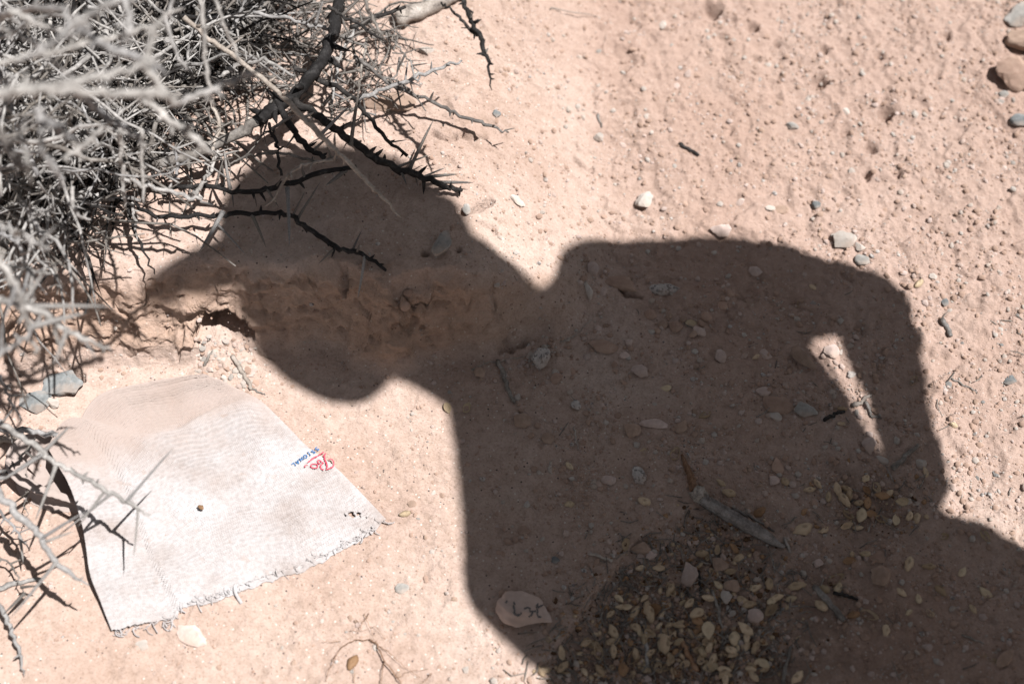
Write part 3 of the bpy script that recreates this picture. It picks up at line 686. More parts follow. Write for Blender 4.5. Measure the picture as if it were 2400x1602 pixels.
# stone with dark marks like letters
M['pale'] = stone_mat('pale_pink_stone', (0.50, 0.385, 0.33), (0.60, 0.485, 0.43), (0.64, 0.53, 0.475), 60)
ist = put_stone(1226, 1447, 138, 92, 'pale', 'smooth pinkish stone with dark letter-like marks on its face', -22, .30, .10, .85, level=5)
M['mark'] = fab_mat('dark_mark', (0.10, 0.10, 0.10), (0.19, 0.18, 0.175), 900)
MARKS = [[(1203, 1418), (1206, 1430), (1204, 1437)], [(1204, 1436), (1212, 1441), (1220, 1438), (1222, 1434)], [(1229, 1426), (1236, 1423), (1243, 1426)],
         [(1241, 1431), (1247, 1433), (1245, 1440), (1239, 1444)], [(1247, 1432), (1256, 1431)], [(1261, 1413), (1257, 1422), (1260, 1431), (1258, 1437), (1262, 1444), (1268, 1445)],
         [(1260, 1423), (1266, 1420), (1273, 1416)], [(1204, 1410), (1207, 1416)], [(1185, 1412), (1188, 1408)]]
bpy.context.view_layer.update()
def cast_on(o, px, py):
    d = Vector(ray(px, py)); mw = o.matrix_world.inverted(); a = mw @ Vector(CAM); b = (mw.to_3x3() @ d).normalized()
    ok, p, n, _ = o.ray_cast(a, b); return (np.array(p), np.array(n)) if ok else (None, None)
mb = Buf()
for ln in MARKS:
    c = catmull([(a, b, 0) for a, b in ln], 5); P = []
    for q in c:
        p, n = cast_on(ist, q[0], q[1])
        if p is not None: P.append(p + n * 0.0001)
    if len(P) > 1:
        v, f = tube(P, [0.0009 * rnd.uniform(0.6, 1.4) for _ in P], 6); mb.add(v, f)
if mb.n:
    mk = link('painted_mark', mb.mesh('painted_mark'), M['mark'], ist, 'dark marks shaped like handwritten letters')

# ------------------------------------------------------------------ cloth
def path(pts, n):
    P = catmull([(a, b, 0) for a, b in pts], 12)[:, :2]; d = np.r_[0, np.cumsum(np.hypot(*np.diff(P, axis=0).T))]
    t = np.linspace(0, d[-1], n); return np.stack([np.interp(t, d, P[:, 0]), np.interp(t, d, P[:, 1])], -1)
NU, NV = 430, 400
def gp(P): return np.array([G(a, b)[:2] for a, b in P])
top = gp(path([(128, 1082), (160, 1045), (192, 1008), (206, 962), (245, 924), (330, 902), (400, 889), (478, 880)], 60))
rgt_ = gp(path([(478, 880), (520, 895), (590, 934), (660, 988), (722, 1050), (782, 1093), (832, 1143), (905, 1220)], 60))
bot_ = gp(path([(268, 1488), (340, 1468), (412, 1446), (428, 1418), (500, 1400), (570, 1373), (640, 1346), (720, 1324), (800, 1282), (860, 1254), (905, 1220)], 60))
lef = gp(path([(128, 1082), (165, 1148), (196, 1202), (214, 1268), (222, 1322), (227, 1375), (245, 1425), (268, 1488)], 60))
def rs(P, n): return np.stack([np.interp(np.linspace(0, 1, n), np.linspace(0, 1, len(P)), P[:, k]) for k in (0, 1)], -1)
T_, B_, L_, R_ = rs(top, NU), rs(bot_, NU), rs(lef, NV), rs(rgt_, NV)
u = np.linspace(0, 1, NU)[None, :, None]; v = np.linspace(0, 1, NV)[:, None, None]
C = (1 - v) * T_[None] + v * B_[None] + (1 - u) * L_[:, None] + u * R_[:, None] - ((1 - u) * (1 - v) * T_[0] + u * (1 - v) * T_[-1] + (1 - u) * v * B_[0] + u * v * B_[-1])
cx, cy = C[..., 0], C[..., 1]
# ragged bottom edge
rag = 0.0022 * fbm(np.linspace(0, 60, NU), np.zeros(NU), 301, 3)
cy = cy + rag[None] * (v[..., 0] ** 12)
cz0 = interp_z(cx, cy)
def line_d(pts):
    q = np.array([G(a, b)[:2] for a, b in pts]); return seg_dist(cx, cy, q)
uu = np.broadcast_to(u[..., 0], cx.shape); vv_ = np.broadcast_to(v[..., 0], cx.shape)
dl = seg_dist(cx, cy, lef)
cz = np.maximum(cz0, 0) * 0.6 + 0.0035
cz = cz + np.exp(-(dl / 0.040) ** 2) * np.interp(vv_, [0, .12, .3, .5, .75, 1], [.020, .056, .052, .034, .020, .005])   # left edge lifted off the ground
cz = cz + 0.022 * np.exp(-(line_d([(190, 1040), (290, 1060), (420, 1045), (520, 1000), (580, 985)]) / 0.020) ** 2)      # ridge
cz = cz - 0.006 * np.exp(-(line_d([(230, 1000), (330, 1016), (420, 1008), (500, 962)]) / 0.012) ** 2)
cz = cz + 0.007 * np.exp(-(line_d([(300, 1380), (420, 1310), (520, 1290), (700, 1215)]) / 0.016) ** 2)
cz = cz + 0.004 * np.exp(-(line_d([(560, 1010), (680, 1110), (760, 1180)]) / 0.018) ** 2)
cz = cz + 0.008 * fbm(cx * 13, cy * 13, 311, 3) * np.clip(4 * np.minimum(np.minimum(uu, 1 - uu), np.minimum(vv_, 1 - vv_)) + 0.3, 0, 1)
cz = np.maximum(cz, cz0 + 0.0030)
# knitted relief: ribs that follow the rows, stitches along them, some bands more open than others
rows = vv_ * 64 + 1.2 * gnoise(uu * 5, vv_ * 5, 315); stitch = uu * 130 + 2.0 * gnoise(uu * 4, vv_ * 6, 316)
band = 0.5 + 0.5 * np.sin(vv_ * 17 + 0.8) ; band = smooth(0.25, 0.75, band)
rib = np.abs(np.sin(rows * math.pi)) ** 0.9
stt = 0.5 + 0.5 * np.cos(2 * math.pi * (stitch + 0.5 * np.floor(rows)))
edge = np.clip(np.minimum(np.minimum(uu, 1 - uu), np.minimum(vv_, 1 - vv_)) / 0.03, 0, 1)
cz = cz + edge * ((0.0034 * (0.30 + 0.70 * band)) * rib + 0.0013 * stt * (0.35 + 0.65 * rib) - 0.0022 * (1 - rib) * (1 - stt)) + 0.00035 * gnoise(uu * 420, vv_ * 380, 317)
vid = np.arange(NU * NV).reshape(NV, NU)
q = np.stack([vid[:-1, :-1], vid[1:, :-1], vid[1:, 1:], vid[:-1, 1:]], -1).reshape(-1, 4)
fu = (uu[:-1, :-1] + uu[1:, 1:]) / 2; fv = (vv_[:-1, :-1] + vv_[1:, 1:]) / 2
hole = np.zeros(fu.shape, bool)
for hu, hv_, a, b in ((0.925, 0.900, .010, .014), (0.945, 0.915, .007, .012), (0.905, 0.893, .005, .007), (0.955, 0.945, .004, .006)):
    hole |= (((fu - hu) / a) ** 2 + ((fv - hv_) / b) ** 2) * (1 + 0.5 * gnoise(fu * 300, fv * 300, 320)) < 1
avg = lambda A: (A[:-1, :-1] + A[1:, 1:] + A[1:, :-1] + A[:-1, 1:]) / 4
hole |= (avg(rib) < 0.40) & (avg(stt) < 0.13) & (avg(edge) > 0.9) & (gnoise(fu * 9, fv * 9, 322) + 0.25 > 0.55 - 0.6 * avg(band))     # open stitches
q = q[~hole.ravel()]
def cloth_mat():
    t = NT('dirty_white_knit')
    uvx = t.n('ShaderNodeUVMap', uv_map='UVMap').outputs[0]
    c = t.ramp(t.noise(22, 5, 0.6), [(0.30, (0.44, 0.385, 0.36)), (0.48, (0.515, 0.482, 0.472)), (0.66, (0.55, 0.532, 0.53))])
    f = t.ramp(t.noise(260, 3, 0.6), [(0.35, (0.86, 0.84, 0.83)), (0.6, (1.03, 1.03, 1.03))]); c = t.mix(1.0, c, f, 'MULTIPLY')
    dirt = t.attr('dirt'); c = t.mix(dirt, c, (0.45, 0.36, 0.315))
    return t.diffuse(c, t.bump(t.noise(1500, 2), 0.25, 0.0006), 0.6)
M['cloth'] = cloth_mat()
cm = mesh_np('knitted_cloth', np.stack([cx, cy, cz], -1).reshape(-1, 3), q[:, ::1])
dirt = np.clip(0.85 * (1 - smooth(0.08, 0.46, vv_)) + 0.35 * np.exp(-(line_d([(300, 1000), (450, 960), (520, 930)]) / 0.06) ** 2) + 0.22 * fbm(cx * 30, cy * 30, 331, 3), 0, 0.8)
spots = (fbm(cx * 70, cy * 70, 333, 2) > 0.52) * 0.35; dirt = np.clip(dirt + spots, 0, 0.85)
at = cm.attributes.new('dirt', 'FLOAT', 'POINT'); at.data.foreach_set('value', dirt.ravel().astype(np.float32))
cm.uv_layers.new(name='UVMap')
cloth = link('knitted_cloth', cm, M['cloth'], None, 'torn dirty white knitted cloth lying on the sunlit dirt', 'cloth')
sm = cloth.modifiers.new('thick', 'SOLIDIFY'); sm.thickness = 0.0016; sm.offset = -1
if cm.polygons[0].normal.z < 0: cm.flip_normals()
# lower layer of the hem peeping out along the torn edge
ug = np.linspace(0.18, 0.98, 160); hv = []; hf_ = []
for i, a in enumerate(ug):
    k = int(a * (NU - 1)); e = np.array([cx[-1, k], cy[-1, k]]); w = 0.006 * math.sin((a - 0.18) / 0.80 * math.pi) ** 0.6 * (1 + 0.7 * float(gnoise(np.array([a * 30]), np.array([0.3]), 340)[0]))
    inn = np.array([cx[-12, k], cy[-12, k]])
    for t_ in (0, 0.5, 1):
        pxy = inn + (e + np.array([0.10, -1]) * w - inn) * t_; hv.append((pxy[0], pxy[1], float(interp_z(pxy[0:1], pxy[1:2])[0]) + 0.0022))
for i in range(len(ug) - 1):
    for j in range(2): hf_.append([i * 3 + j, i * 3 + j + 1, i * 3 + 4 + j, i * 3 + 3 + j])
hem = link('hem_layer', mesh_np('hem_layer', hv, hf_), M['cloth'], cloth)
hem.modifiers.new('thick', 'SOLIDIFY').thickness = 0.0012
# loose threads along the torn edge
tb = Buf()
for i in range(160):
    a = rnd.uniform(0.0, 1.0); k = int(a * (NU - 1)); p = np.array([cx[-1 - rnd.randint(0, 5), k], cy[-1, k] , 0]); p[1] -= rnd.uniform(-0.003, 0.003)
    zz = float(interp_z(p[0:1], p[1:2])[0]) + 0.003; L = rnd.choice((rnd.uniform(0.002, 0.006), rnd.uniform(0.004, 0.013))); an = rnd.uniform(-2.6, -0.6); c_ = rnd.uniform(-1.6, 1.6)
    P = [(p[0], p[1], zz + 0.002)]
    for s_ in range(4):
        an += c_ * 0.5; P.append((P[-1][0] + math.cos(an) * L / 4, P[-1][1] + math.sin(an) * L / 4, max(P[-1][2] + rnd.uniform(-0.0012, 0.0008), zz - 0.0025)))
    v_, f_ = tube(P, rnd.uniform(0.0003, 0.0007), 4); tb.add(v_, f_)
for (a, b) in ((555, 1378), (553, 1395)):      # the long loose end
    pass
p0 = G(553, 1374); P = [p0 + np.array([0, 0, .004]), G(553, 1390) + np.array([0, 0, .005]), G(560, 1404) + np.array([0, 0, .003]), G(567, 1414) + np.array([0, 0, .001])]
v_, f_ = tube(catmull(P), 0.0016, 6); tb.add(v_, f_)
link('fringe', tb.mesh('fringe'), M['cloth'], cloth, 'frayed loose threads along the torn edge', kind='stuff')
# the folded-under end curling out at the left edge
fp = np.array([G(a, b) for a, b in path([(195, 1062), (135, 1066), (88, 1086), (70, 1112), (78, 1142), (115, 1166), (150, 1176), (200, 1190)], 50)])
fv_ = []; ff = []; K = 14
for i, p in enumerate(fp):
    tdir = fp[min(i + 1, 49)] - fp[max(i - 1, 0)]; tdir[2] = 0; tdir /= np.linalg.norm(tdir); outw = np.array([tdir[1], -tdir[0], 0]) * -1
    e = math.sin(i / 49 * math.pi) ** 0.5
    for j in range(K):
        a = j / (K - 1) * math.pi; r = 0.017 * (0.35 + 0.65 * e)
        fv_.append(p + outw * -(1 - math.sin(a)) * r * 0.8 + np.array([0, 0, 0.001 + (1 - math.cos(a)) * r]) + rng.normal(0, 0.00025, 3))
for i in range(49):
    for j in range(K - 1): ff.append([i * K + j, (i + 1) * K + j, (i + 1) * K + j + 1, i * K + j + 1])
cen = len(fv_); fv_.append(G(150, 1120) + np.array([0, 0, 0.003])); ff += [[cen, i * K, (i + 1) * K] for i in range(49)]
fom = mesh_np('folded_end', fv_, ff); at = fom.attributes.new('dirt', 'FLOAT', 'POINT'); at.data.foreach_set('value', np.full(len(fv_), 0.75, np.float32))
fo = link('folded_end', fom, M['cloth'], cloth, 'curled end of the cloth folded under at its left edge')
fo.modifiers.new('thick', 'SOLIDIFY').thickness = 0.0016

# printing on the cloth: points in the plane of the print are dropped on the cloth surface
from_grid = np.stack([cx, cy], -1)
def cloth_z(x, y):
    d = (cx[::4, ::4] - x) ** 2 + (cy[::4, ::4] - y) ** 2; k = np.argmin(d); a_, b_ = np.unravel_index(k, d.shape); return float(cz[max(a_ * 4 - 5, 0):a_ * 4 + 6, max(b_ * 4 - 4, 0):b_ * 4 + 5].max())
M['ink_blue'] = fab_mat('blue_ink', (0.03, 0.14, 0.36), (0.10, 0.24, 0.46), 700)
M['ink_red'] = fab_mat('red_ink', (0.62, 0.05, 0.10), (0.72, 0.14, 0.18), 700)
def zpx(x, y): return 600 + x / 5.226, 1000 + y / 5.226
def glyph_strokes(strokes, width, mat, name, lab):
    B = Buf()
    for st_ in strokes:
        w = width if not isinstance(st_, tuple) else st_[1]; pts = st_ if not isinstance(st_, tuple) else st_[0]
        c = catmull([(*zpx(*p), 0) for p in pts], 6)
        W = np.array([G(a, b) for a, b, _ in c]); k = mpp(W[0]); n = len(c); v = []; f = []
        for i in range(n):
            # printed flat ribbon lying on the weave
            t = W[min(i + 1, n - 1)] - W[max(i - 1, 0)]; t[2] = 0; t /= max(np.linalg.norm(t), 1e-9); s_ = np.array([-t[1], t[0], 0])
            tap = w * k / 5.226 / 2 * (0.75 + 0.25 * math.sin(i * 1.7 + len(B.v)))
            for o_ in (-1, -.33, .33, 1):
                q_ = W[i] + s_ * tap * o_; v.append((q_[0], q_[1], cloth_z(q_[0], q_[1]) + 0.0007))
        for i in range(n - 1):
            for j in range(3): f.append([i * 4 + j, i * 4 + j + 1, i * 4 + 5 + j, i * 4 + 4 + j])
        B.add(v, f)
    return link(name, B.mesh(name), mat, cloth, lab)
# red script letters 'Ros' with a rule below them (turned upside down in the photograph)
red = [[(838, 338), (770, 385), (700, 440), (645, 492)],                                     # rule
       ([(862, 350), (845, 375), (848, 420), (868, 470), (880, 520), (878, 545)], 24),       # stem of R
       [(895, 425), (935, 430), (958, 470), (950, 520), (915, 555), (870, 575)],             # bowl of R
       ([(845, 575), (815, 565), (800, 530), (815, 500), (835, 480), (812, 468)], 20),
       ([(812, 468), (788, 445), (768, 450), (772, 480), (800, 500)], 18),                   # tail of R
       ([(765, 505), (735, 500), (695, 512), (688, 540), (715, 562), (755, 555), (765, 525), (762, 505)], 17),  # o
       ([(650, 525), (625, 520), (608, 535), (628, 552), (605, 548)], 10)]
glyph_strokes(red, 20, M['ink_red'], 'red_lettering', 'red script letters Ros with a rule under them')
# blue capitals SSIONAL: strokes given in a letter box, baseline running from upper right to lower left
e0 = np.array([778.0, 276.0]); e1 = np.array([446.0, 552.0]); ex = (e1 - e0) / np.linalg.norm(e1 - e0); up_ = np.array([ex[1], -ex[0]])
LET = {'S': [[(.85, .85), (.5, 1), (.15, .82), (.3, .58), (.7, .42), (.85, .18), (.5, 0), (.15, .15)]], 'I': [[(.5, 0), (.5, 1)], [(.3, 0), (.7, 0)], [(.3, 1), (.7, 1)]],
       'O': [[(.5, 0), (.12, .25), (.12, .75), (.5, 1), (.88, .75), (.88, .25), (.5, 0)]], 'N': [[(.12, 0), (.12, 1)], [(.12, 1), (.88, 0)], [(.88, 0), (.88, 1)]],
       'A': [[(.08, 0), (.5, 1)], [(.5, 1), (.92, 0)], [(.25, .35), (.75, .35)]], 'L': [[(.15, 1), (.15, 0)], [(.15, 0), (.85, 0)]]}
blue = []
for i, ch in enumerate('SSIONAL'):
    o_ = e0 + ex * (8 + i * 60)
    for st_ in LET[ch]: blue.append([tuple(o_ + ex * a * 44 + up_ * (b * 46 - 23)) for a, b in st_])
glyph_strokes(blue, 15, M['ink_blue'], 'blue_lettering', 'faded blue capital letters SSIONAL')
# ------------------------------------------------------------------ loose sticks on the ground
def stick(pts, w0, w1, mat, label, group=None, name='stick', lift=0.4, n=7, cat='stick', amp=0.0006):
    P = np.array([G(a, b) for a, b in pts]); k = mpp(P[0]); P = catmull(P, 5); P = jitter(P, amp)
    r = np.linspace(w0, w1, len(P)) * k / 2
    for i in range(len(P)): P[i, 2] = max(P[i, 2], zat(P[i, 0], P[i, 1])) + r[i] * (lift + 0.6)
    r = r * np.array([rnd.uniform(0.88, 1.12) for _ in r])
    v, f = tube(P, r, n, 0.10); o = Vector(P[0]); v = [np.array(x) - P[0] for x in v]
    ob = link(name, mesh_np(name, v, f), M[mat], None, label, cat, group); ob.location = o
    return ob
bs = thing('dead_branch', tuple(G(1746, 1238)), 'thick weathered dead branch with brown bark end in the shade', 'stick')
def part_stick(name, pts, w, mat, parent, lift=0.5):
    P = catmull(np.array([G(a, b) for a, b in pts]), 7); k = mpp(P[0]); r = np.interp(np.linspace(0, 1, len(P)), np.linspace(0, 1, len(w)), w) * k / 2
    for i in range(len(P)): P[i, 2] = zat(P[i, 0], P[i, 1]) + r[i] * (lift + .5)
    zs = P[:, 2].copy(); P[:, 2] = np.convolve(np.r_[[zs[0]] * 3, zs, [zs[-1]] * 3], np.ones(7) / 7, 'valid'); P = jitter(P, 0.0003); v, f = tube(P, r * np.array([rnd.uniform(.97, 1.04) for _ in r]), 26, 0.035, ridge=[rnd.choice((.74, .86, .97, 1.06, 1.16)) for _ in range(26)])
    return link(name, mesh_np(name, [np.array(x) - np.array(parent.location) for x in v], f), M[mat], parent)
part_stick('weathered_stem', [(1632, 1158), (1654, 1182), (1700, 1210), (1746, 1238), (1795, 1264), (1838, 1284)], [24, 30, 32, 31, 28, 8], 'wood', bs)
part_stick('bark_end', [(1598, 1066), (1606, 1090), (1618, 1122), (1626, 1150), (1636, 1166)], [5, 11, 17, 19, 24], 'barkbrown', bs)
part_stick('knot', [(1626, 1160), (1636, 1166), (1648, 1172)], [26, 36, 26], 'wood', bs)
SK = [
 ([(1167, 847), (1180, 880), (1190, 915), (1207, 946)], 11, 9, 'twig_mid', 'bent grey twig left of the blocky granite stone'),
 ([(1105, 868), (1140, 852), (1185, 846), (1231, 835)], 4, 3, 'twig_tan', 'thin curved tan twig at the foot of the bank'),
 ([(1313, 802), (1345, 790), (1370, 765), (1388, 749)], 4, 2, 'twig_tan', 'hair thin root curving right of the granite stone'),
 ([(1998, 954), (2020, 942), (2042, 928)], 12, 7, 'twig_tan', 'pale split twig across the lower end of the sun strip'),
 ([(2025, 944), (2038, 965), (2046, 978), (2065, 981)], 8, 5, 'twig_mid', 'bent grey twig below the pale split twig'),
 ([(2090, 1100), (2120, 1072), (2151, 1044)], 14, 10, 'twig_mid', 'dull flat splinter right of the sun strip end'),
 ([(1931, 987), (1955, 974), (1978, 966)], 10, 7, 'twig_dark', 'short dark stick left of the sun strip end'),
 ([(2206, 752), (2217, 768), (2228, 790)], 13, 10, 'twig_mid', 'short grey stick in sun right of the elbow shadow'),
 ([(1590, 340), (1613, 353), (1637, 367)], 9, 7, 'twig_dark', 'short dark stick out on far sunlit dirt'),
 ([(1380, 1297), (1405, 1304), (1435, 1316)], 8, 7, 'twig_tan', 'short tan stick on the crust left of the husk heap'),
 ([(1345, 1002), (1350, 1030), (1354, 1056)], 4, 4, 'twig_tan', 'thin straw standing alone in the middle of the shadow'),
 ([(1907, 1376), (1940, 1415), (1976, 1457)], 15, 16, 'twig_mid', 'dark thick twig right of the husk heap'),
 ([(1953, 1390), (1985, 1398), (2010, 1406)], 10, 6, 'twig_dark', 'short black twig right of the dark thick twig'),
 ([(1715, 1192), (1762, 1214), (1815, 1246)], 7, 5, 'twig_mid', 'thin twig lying along the thick dead branch'),
 ([(1838, 1262), (1845, 1280), (1853, 1296)], 8, 5, 'twig_tan', 'short tan splinter at the end of the dead branch'),
 ([(2253, 1488), (2280, 1498), (2306, 1508)], 5, 4, 'twig_mid', 'thin twig low down near the right edge'),
 ([(1834, 1602), (1842, 1560), (1853, 1516)], 12, 7, 'twig_mid', 'twig pointing up from the bottom edge'),
 ([(1800, 1518), (1822, 1527), (1846, 1536)], 4, 3, 'twig_grey', 'pale thin twig beside the twig at the bottom edge'),
 ([(1669, 1384), (1682, 1430), (1690, 1470), (1692, 1514)], 9, 6, 'twig_mid', 'curved twig crossing the middle of the husk heap'),
 ([(1596, 1500), (1612, 1535), (1632, 1576)], 11, 14, 'barkbrown', 'reddish knobbly twig low in the husk heap'),
 ([(1511, 1480), (1515, 1520), (1517, 1562)], 9, 8, 'twig_grey', 'straight grey twig at the left of the husk heap'),
 ([(1637, 1338), (1640, 1365), (1641, 1390)], 8, 6, 'twig_dark', 'dark short twig beside the tall pinkish lump'),
 ([(1880, 1350), (1855, 1338), (1825, 1362)], 3, 3, 'twig_mid', 'wiry dark stem right of the heap clods'),
 ([(1832, 1428), (1850, 1422), (1870, 1420)], 5, 3, 'twig_grey', 'short grey splinter in the right of the heap'),
 ([(1800, 1452), (1822, 1440), (1838, 1424)], 5, 4, 'twig_grey', 'slanting pale straw in the right of the heap'),
 ([(545, 836), (562, 865), (578, 890), (590, 915)], 12, 9, 'twig_tan', 'pale twig lying on the spoil in front of the burrow'),
 ([(588, 910), (605, 918), (622, 926)], 6, 3, 'twig_mid', 'short dark twig at the cloth top edge'),
 ([(478, 858), (490, 838), (500, 822)], 8, 5, 'twig_mid', 'short grey twig at the left of the burrow spoil'),
 ([(0, 1036), (60, 1030), (118, 1024), (192, 1014)], 18, 13, 'twig_tan', 'pale bleached stick on the ground behind the cloth'),
 ([(0, 1382), (50, 1366), (98, 1358)], 15, 8, 'twig_grey', 'short grey stick on the ground at the left edge below the cloth'),
 ([(660, 1064), (678, 1075), (705, 1088)], 5, 3, 'twig_tan', 'thin straw lying on the cloth near the lettering'),
 ([(930, 60), (985, 40), (1040, 16), (1090, -8)], 46, 36, 'wood', 'thick weathered log at the top behind the bush'),
 ([(1400, 270), (1404, 286), (1410, 300)], 7, 3, 'twig_mid', 'tiny upright twig on far sunlit dirt'),
 ([(1290, 25), (1300, 22), (1400, 40)], 4, 2, 'twig_tan', 'hair thin straw on the far dirt beside the log'),
 ([(2230, 888), (2262, 905), (2290, 922)], 5, 3, 'twig_mid', 'thin stem in sun at the right below the elbow'),
]
for pts, w0, w1, m, lab in SK: stick(pts, w0, w1, m, lab)

# ------------------------------------------------------------------ seed husks
def husk_mesh(seed, mat):
    r = np.random.default_rng(seed); n = 14; K = 4; pts = [(0, 0, 0)]; ecc = r.uniform(0.50, 0.80); dome = r.uniform(0.12, 0.40); bend = r.uniform(-0.5, 0.5); fold = r.uniform(-0.1, 0.45)
    for k in range(1, K + 1):
        t = k / K
        for i in range(n):
            a = 2 * math.pi * i / n; rad = 0.5 * (1 + 0.34 * max(0, math.cos(a)) ** 8 + 0.16 * max(0, -math.cos(a)) ** 8 + 0.06 * math.sin(2 * a + seed) + 0.05 * math.sin(3 * a + 2 * seed))
            x = math.cos(a) * rad * t; y = math.sin(a) * rad * t * ecc
            if k == K: x *= r.uniform(0.82, 1.08); y *= r.uniform(0.82, 1.08)
            pts.append((x, y, dome * (1 - t * t) + bend * x * x - fold * abs(y) + 0.25 * x * y + r.normal(0, 0.012) - (0.05 if t > .9 and dome > .2 else 0)))
    f = [[0, 1 + i, 1 + (i + 1) % n] for i in range(n)]
    for k in range(1, K):
        for i in range(n): a = 1 + (k - 1) * n; b = 1 + k * n; f.append([a + i, b + i, b + (i + 1) % n, a + (i + 1) % n])
    pts = np.array(pts); low = pts - np.array([0, 0, 0.05]); m = len(pts); f2 = [[x + m for x in q[::-1]] for q in f]
    rim = [[1 + (K - 1) * n + i, 1 + (K - 1) * n + i + m, 1 + (K - 1) * n + (i + 1) % n + m, 1 + (K - 1) * n + (i + 1) % n] for i in range(n)]
    pts = np.vstack([pts, low]); pts[:, 2] -= pts[:, 2].min()
    me = mesh_np('seed_husk', pts, f + f2 + rim); me.materials.append(M[mat]); return me
HM = [husk_mesh(i * 5 + 1, m) for i, m in enumerate(['husk'] * 6 + ['husky'] * 3 + ['huskb'] * 2)]
def husk(px, py, w, label, group=None, kind=None, ar=None, flip=None, lift=0.0, tilt=0.5):
    p = G(px, py); k = mpp(p); kk = kind if kind is not None else rnd.choice((0, 1, 2, 3, 4, 5, 0, 1, 2, 6, 7, 8, 9)); me = HM[kk]
    if group:
        c_ = 'tan' if kk < 6 else ('pale yellow' if kk < 9 else 'orange brown')
        wh = '' if group != HEAP else ('left of the straight grey twig' if px < 1510 else 'between straight grey twig and curved twig' if px < 1680 else 'right of the curved twig')
        label = label.format(c=c_, w=wh)
    o = link('seed_husk', me, None, None, label, 'seed husk', group)
    n = gnormal(p[0], p[1]); n = (n + Vector((rnd.gauss(0, tilt * .5), rnd.gauss(0, tilt * .5), 0))).normalized()
    if flip or (flip is None and rnd.random() < 0.35): n = -n
    q = n.to_track_quat('Z', 'Y') @ Matrix.Rotation(ar if ar is not None else rnd.uniform(0, 6.28), 3, 'Z').to_quaternion()
    o.rotation_mode = 'QUATERNION'; o.rotation_quaternion = q; s = w * k
    o.scale = (s, s, s * rnd.uniform(0.8, 1.2)); up_n = Vector((0, 0, 1))
    o.location = Vector(p) + up_n * (s * (0.30 if n.z < 0 else 0.02) + lift)
    return o
HEAP, CLUS, SCAT = 'husks in the litter heap', 'husks in the small cluster', 'husks scattered on shaded dirt'
zb = lambda l: [(1500 + a / 2.604, 1000 + b / 2.604, c / 2.2) for a, b, c in l]
heap = zb([(50, 1140, 90), (345, 1145, 80), (300, 1085, 60), (350, 1185, 70), (230, 1220, 55), (355, 1232, 60), (410, 1250, 88), (330, 1285, 70), (405, 1315, 70), (140, 1330, 80), (580, 1300, 78),
  (640, 1250, 80), (420, 1350, 60), (360, 1375, 66), (550, 1370, 60), (650, 1340, 66), (730, 1320, 58), (185, 1420, 70), (445, 1425, 66), (370, 1430, 62), (425, 1475, 72), (270, 1460, 56), (515, 1490, 62), (230, 1500, 62),
  (95, 1450, 70), (165, 1465, 64), (670, 1480, 64), (750, 1450, 60), (690, 1530, 70), (520, 1545, 60), (30, 1480, 62), (60, 1270, 60), (700, 990, 70), (785, 965, 66), (480, 972, 64), (185, 1002, 72), (665, 1090, 70), (795, 1125, 74),
  (920, 1050, 62), (830, 1050, 60), (800, 1075, 56), (545, 895, 58), (600, 805, 60), (570, 745, 56), (470, 760, 56), (380, 780, 60), (410, 800, 50), (620, 1060, 60), (470, 1020, 50), (960, 1535, 70), (650, 1290, 60), (700, 1350, 60)])
heap += [(800 + a / 2.605, 1000 + b / 2.605, c / 2.2) for a, b, c in [(1515, 1325, 72), (1565, 1385, 80), (1660, 1265, 72), (1655, 1322, 64), (1790, 1140, 80), (1885, 1138, 90), (1800, 1230, 66), (1790, 1405, 92), (1720, 1490, 78),
  (1965, 1340, 88), (2005, 1430, 72), (2010, 1000, 66), (2060, 1205, 56), (1930, 1480, 66), (1740, 1040, 58), (1575, 1490, 74), (1345, 1395, 64), (1350, 1475, 66), (1740, 1110, 52), (1640, 1150, 56), (1735, 735, 62), (1850, 1300, 60), (1880, 1240, 60)]]
for a, b, w in heap: husk(a, b, w, 'dry {c} husk in the shaded litter heap, {w}', HEAP, lift=rnd.uniform(0, 0.004))
hp = np.array([(1300, 1540), (1480, 1380), (1590, 1330), (1690, 1380), (1800, 1500), (1800, 1602), (1270, 1602)], float)
def inside(x, y, P):
    c = False; j = len(P) - 1
    for i in range(len(P)):
        if (P[i][1] > y) != (P[j][1] > y) and x < (P[j][0] - P[i][0]) * (y - P[i][1]) / (P[j][1] - P[i][1]) + P[i][0]: c = not c
        j = i
    return c
cnt = 0
while cnt < 85:
    a, b = rnd.uniform(1260, 1830), rnd.uniform(1320, 1600)
    if inside(a + rnd.gauss(0, 40), b + rnd.gauss(0, 25), hp): husk(a, b, rnd.uniform(16, 29), 'dry {c} husk in the shaded litter heap, {w}', HEAP, lift=rnd.uniform(-0.001, 0.002), tilt=0.9); cnt += 1
clus = zb([(1035, 385, 58), (1080, 352, 48), (1200, 388, 66), (1262, 382, 54), (1240, 452, 76), (1270, 425, 50), (1440, 380, 60), (1375, 322, 46), (1480, 425, 66), (1385, 470, 60), (1600, 472, 60), (1265, 537, 56), (1350, 545, 72),
  (1410, 540, 52), (1470, 566, 66), (1560, 576, 56), (1640, 555, 52), (1690, 560, 60), (1260, 616, 66), (1150, 432, 56), (1380, 400, 46), (1520, 410, 50), (1330, 470, 50)])
for i, (a, b, w) in enumerate(clus): husk(a, b, w, 'dry {c} husk in the small cluster right of the thick dead branch', CLUS, kind=(9 if i in (8, 9, 20) else None), lift=rnd.uniform(0, 0.003))
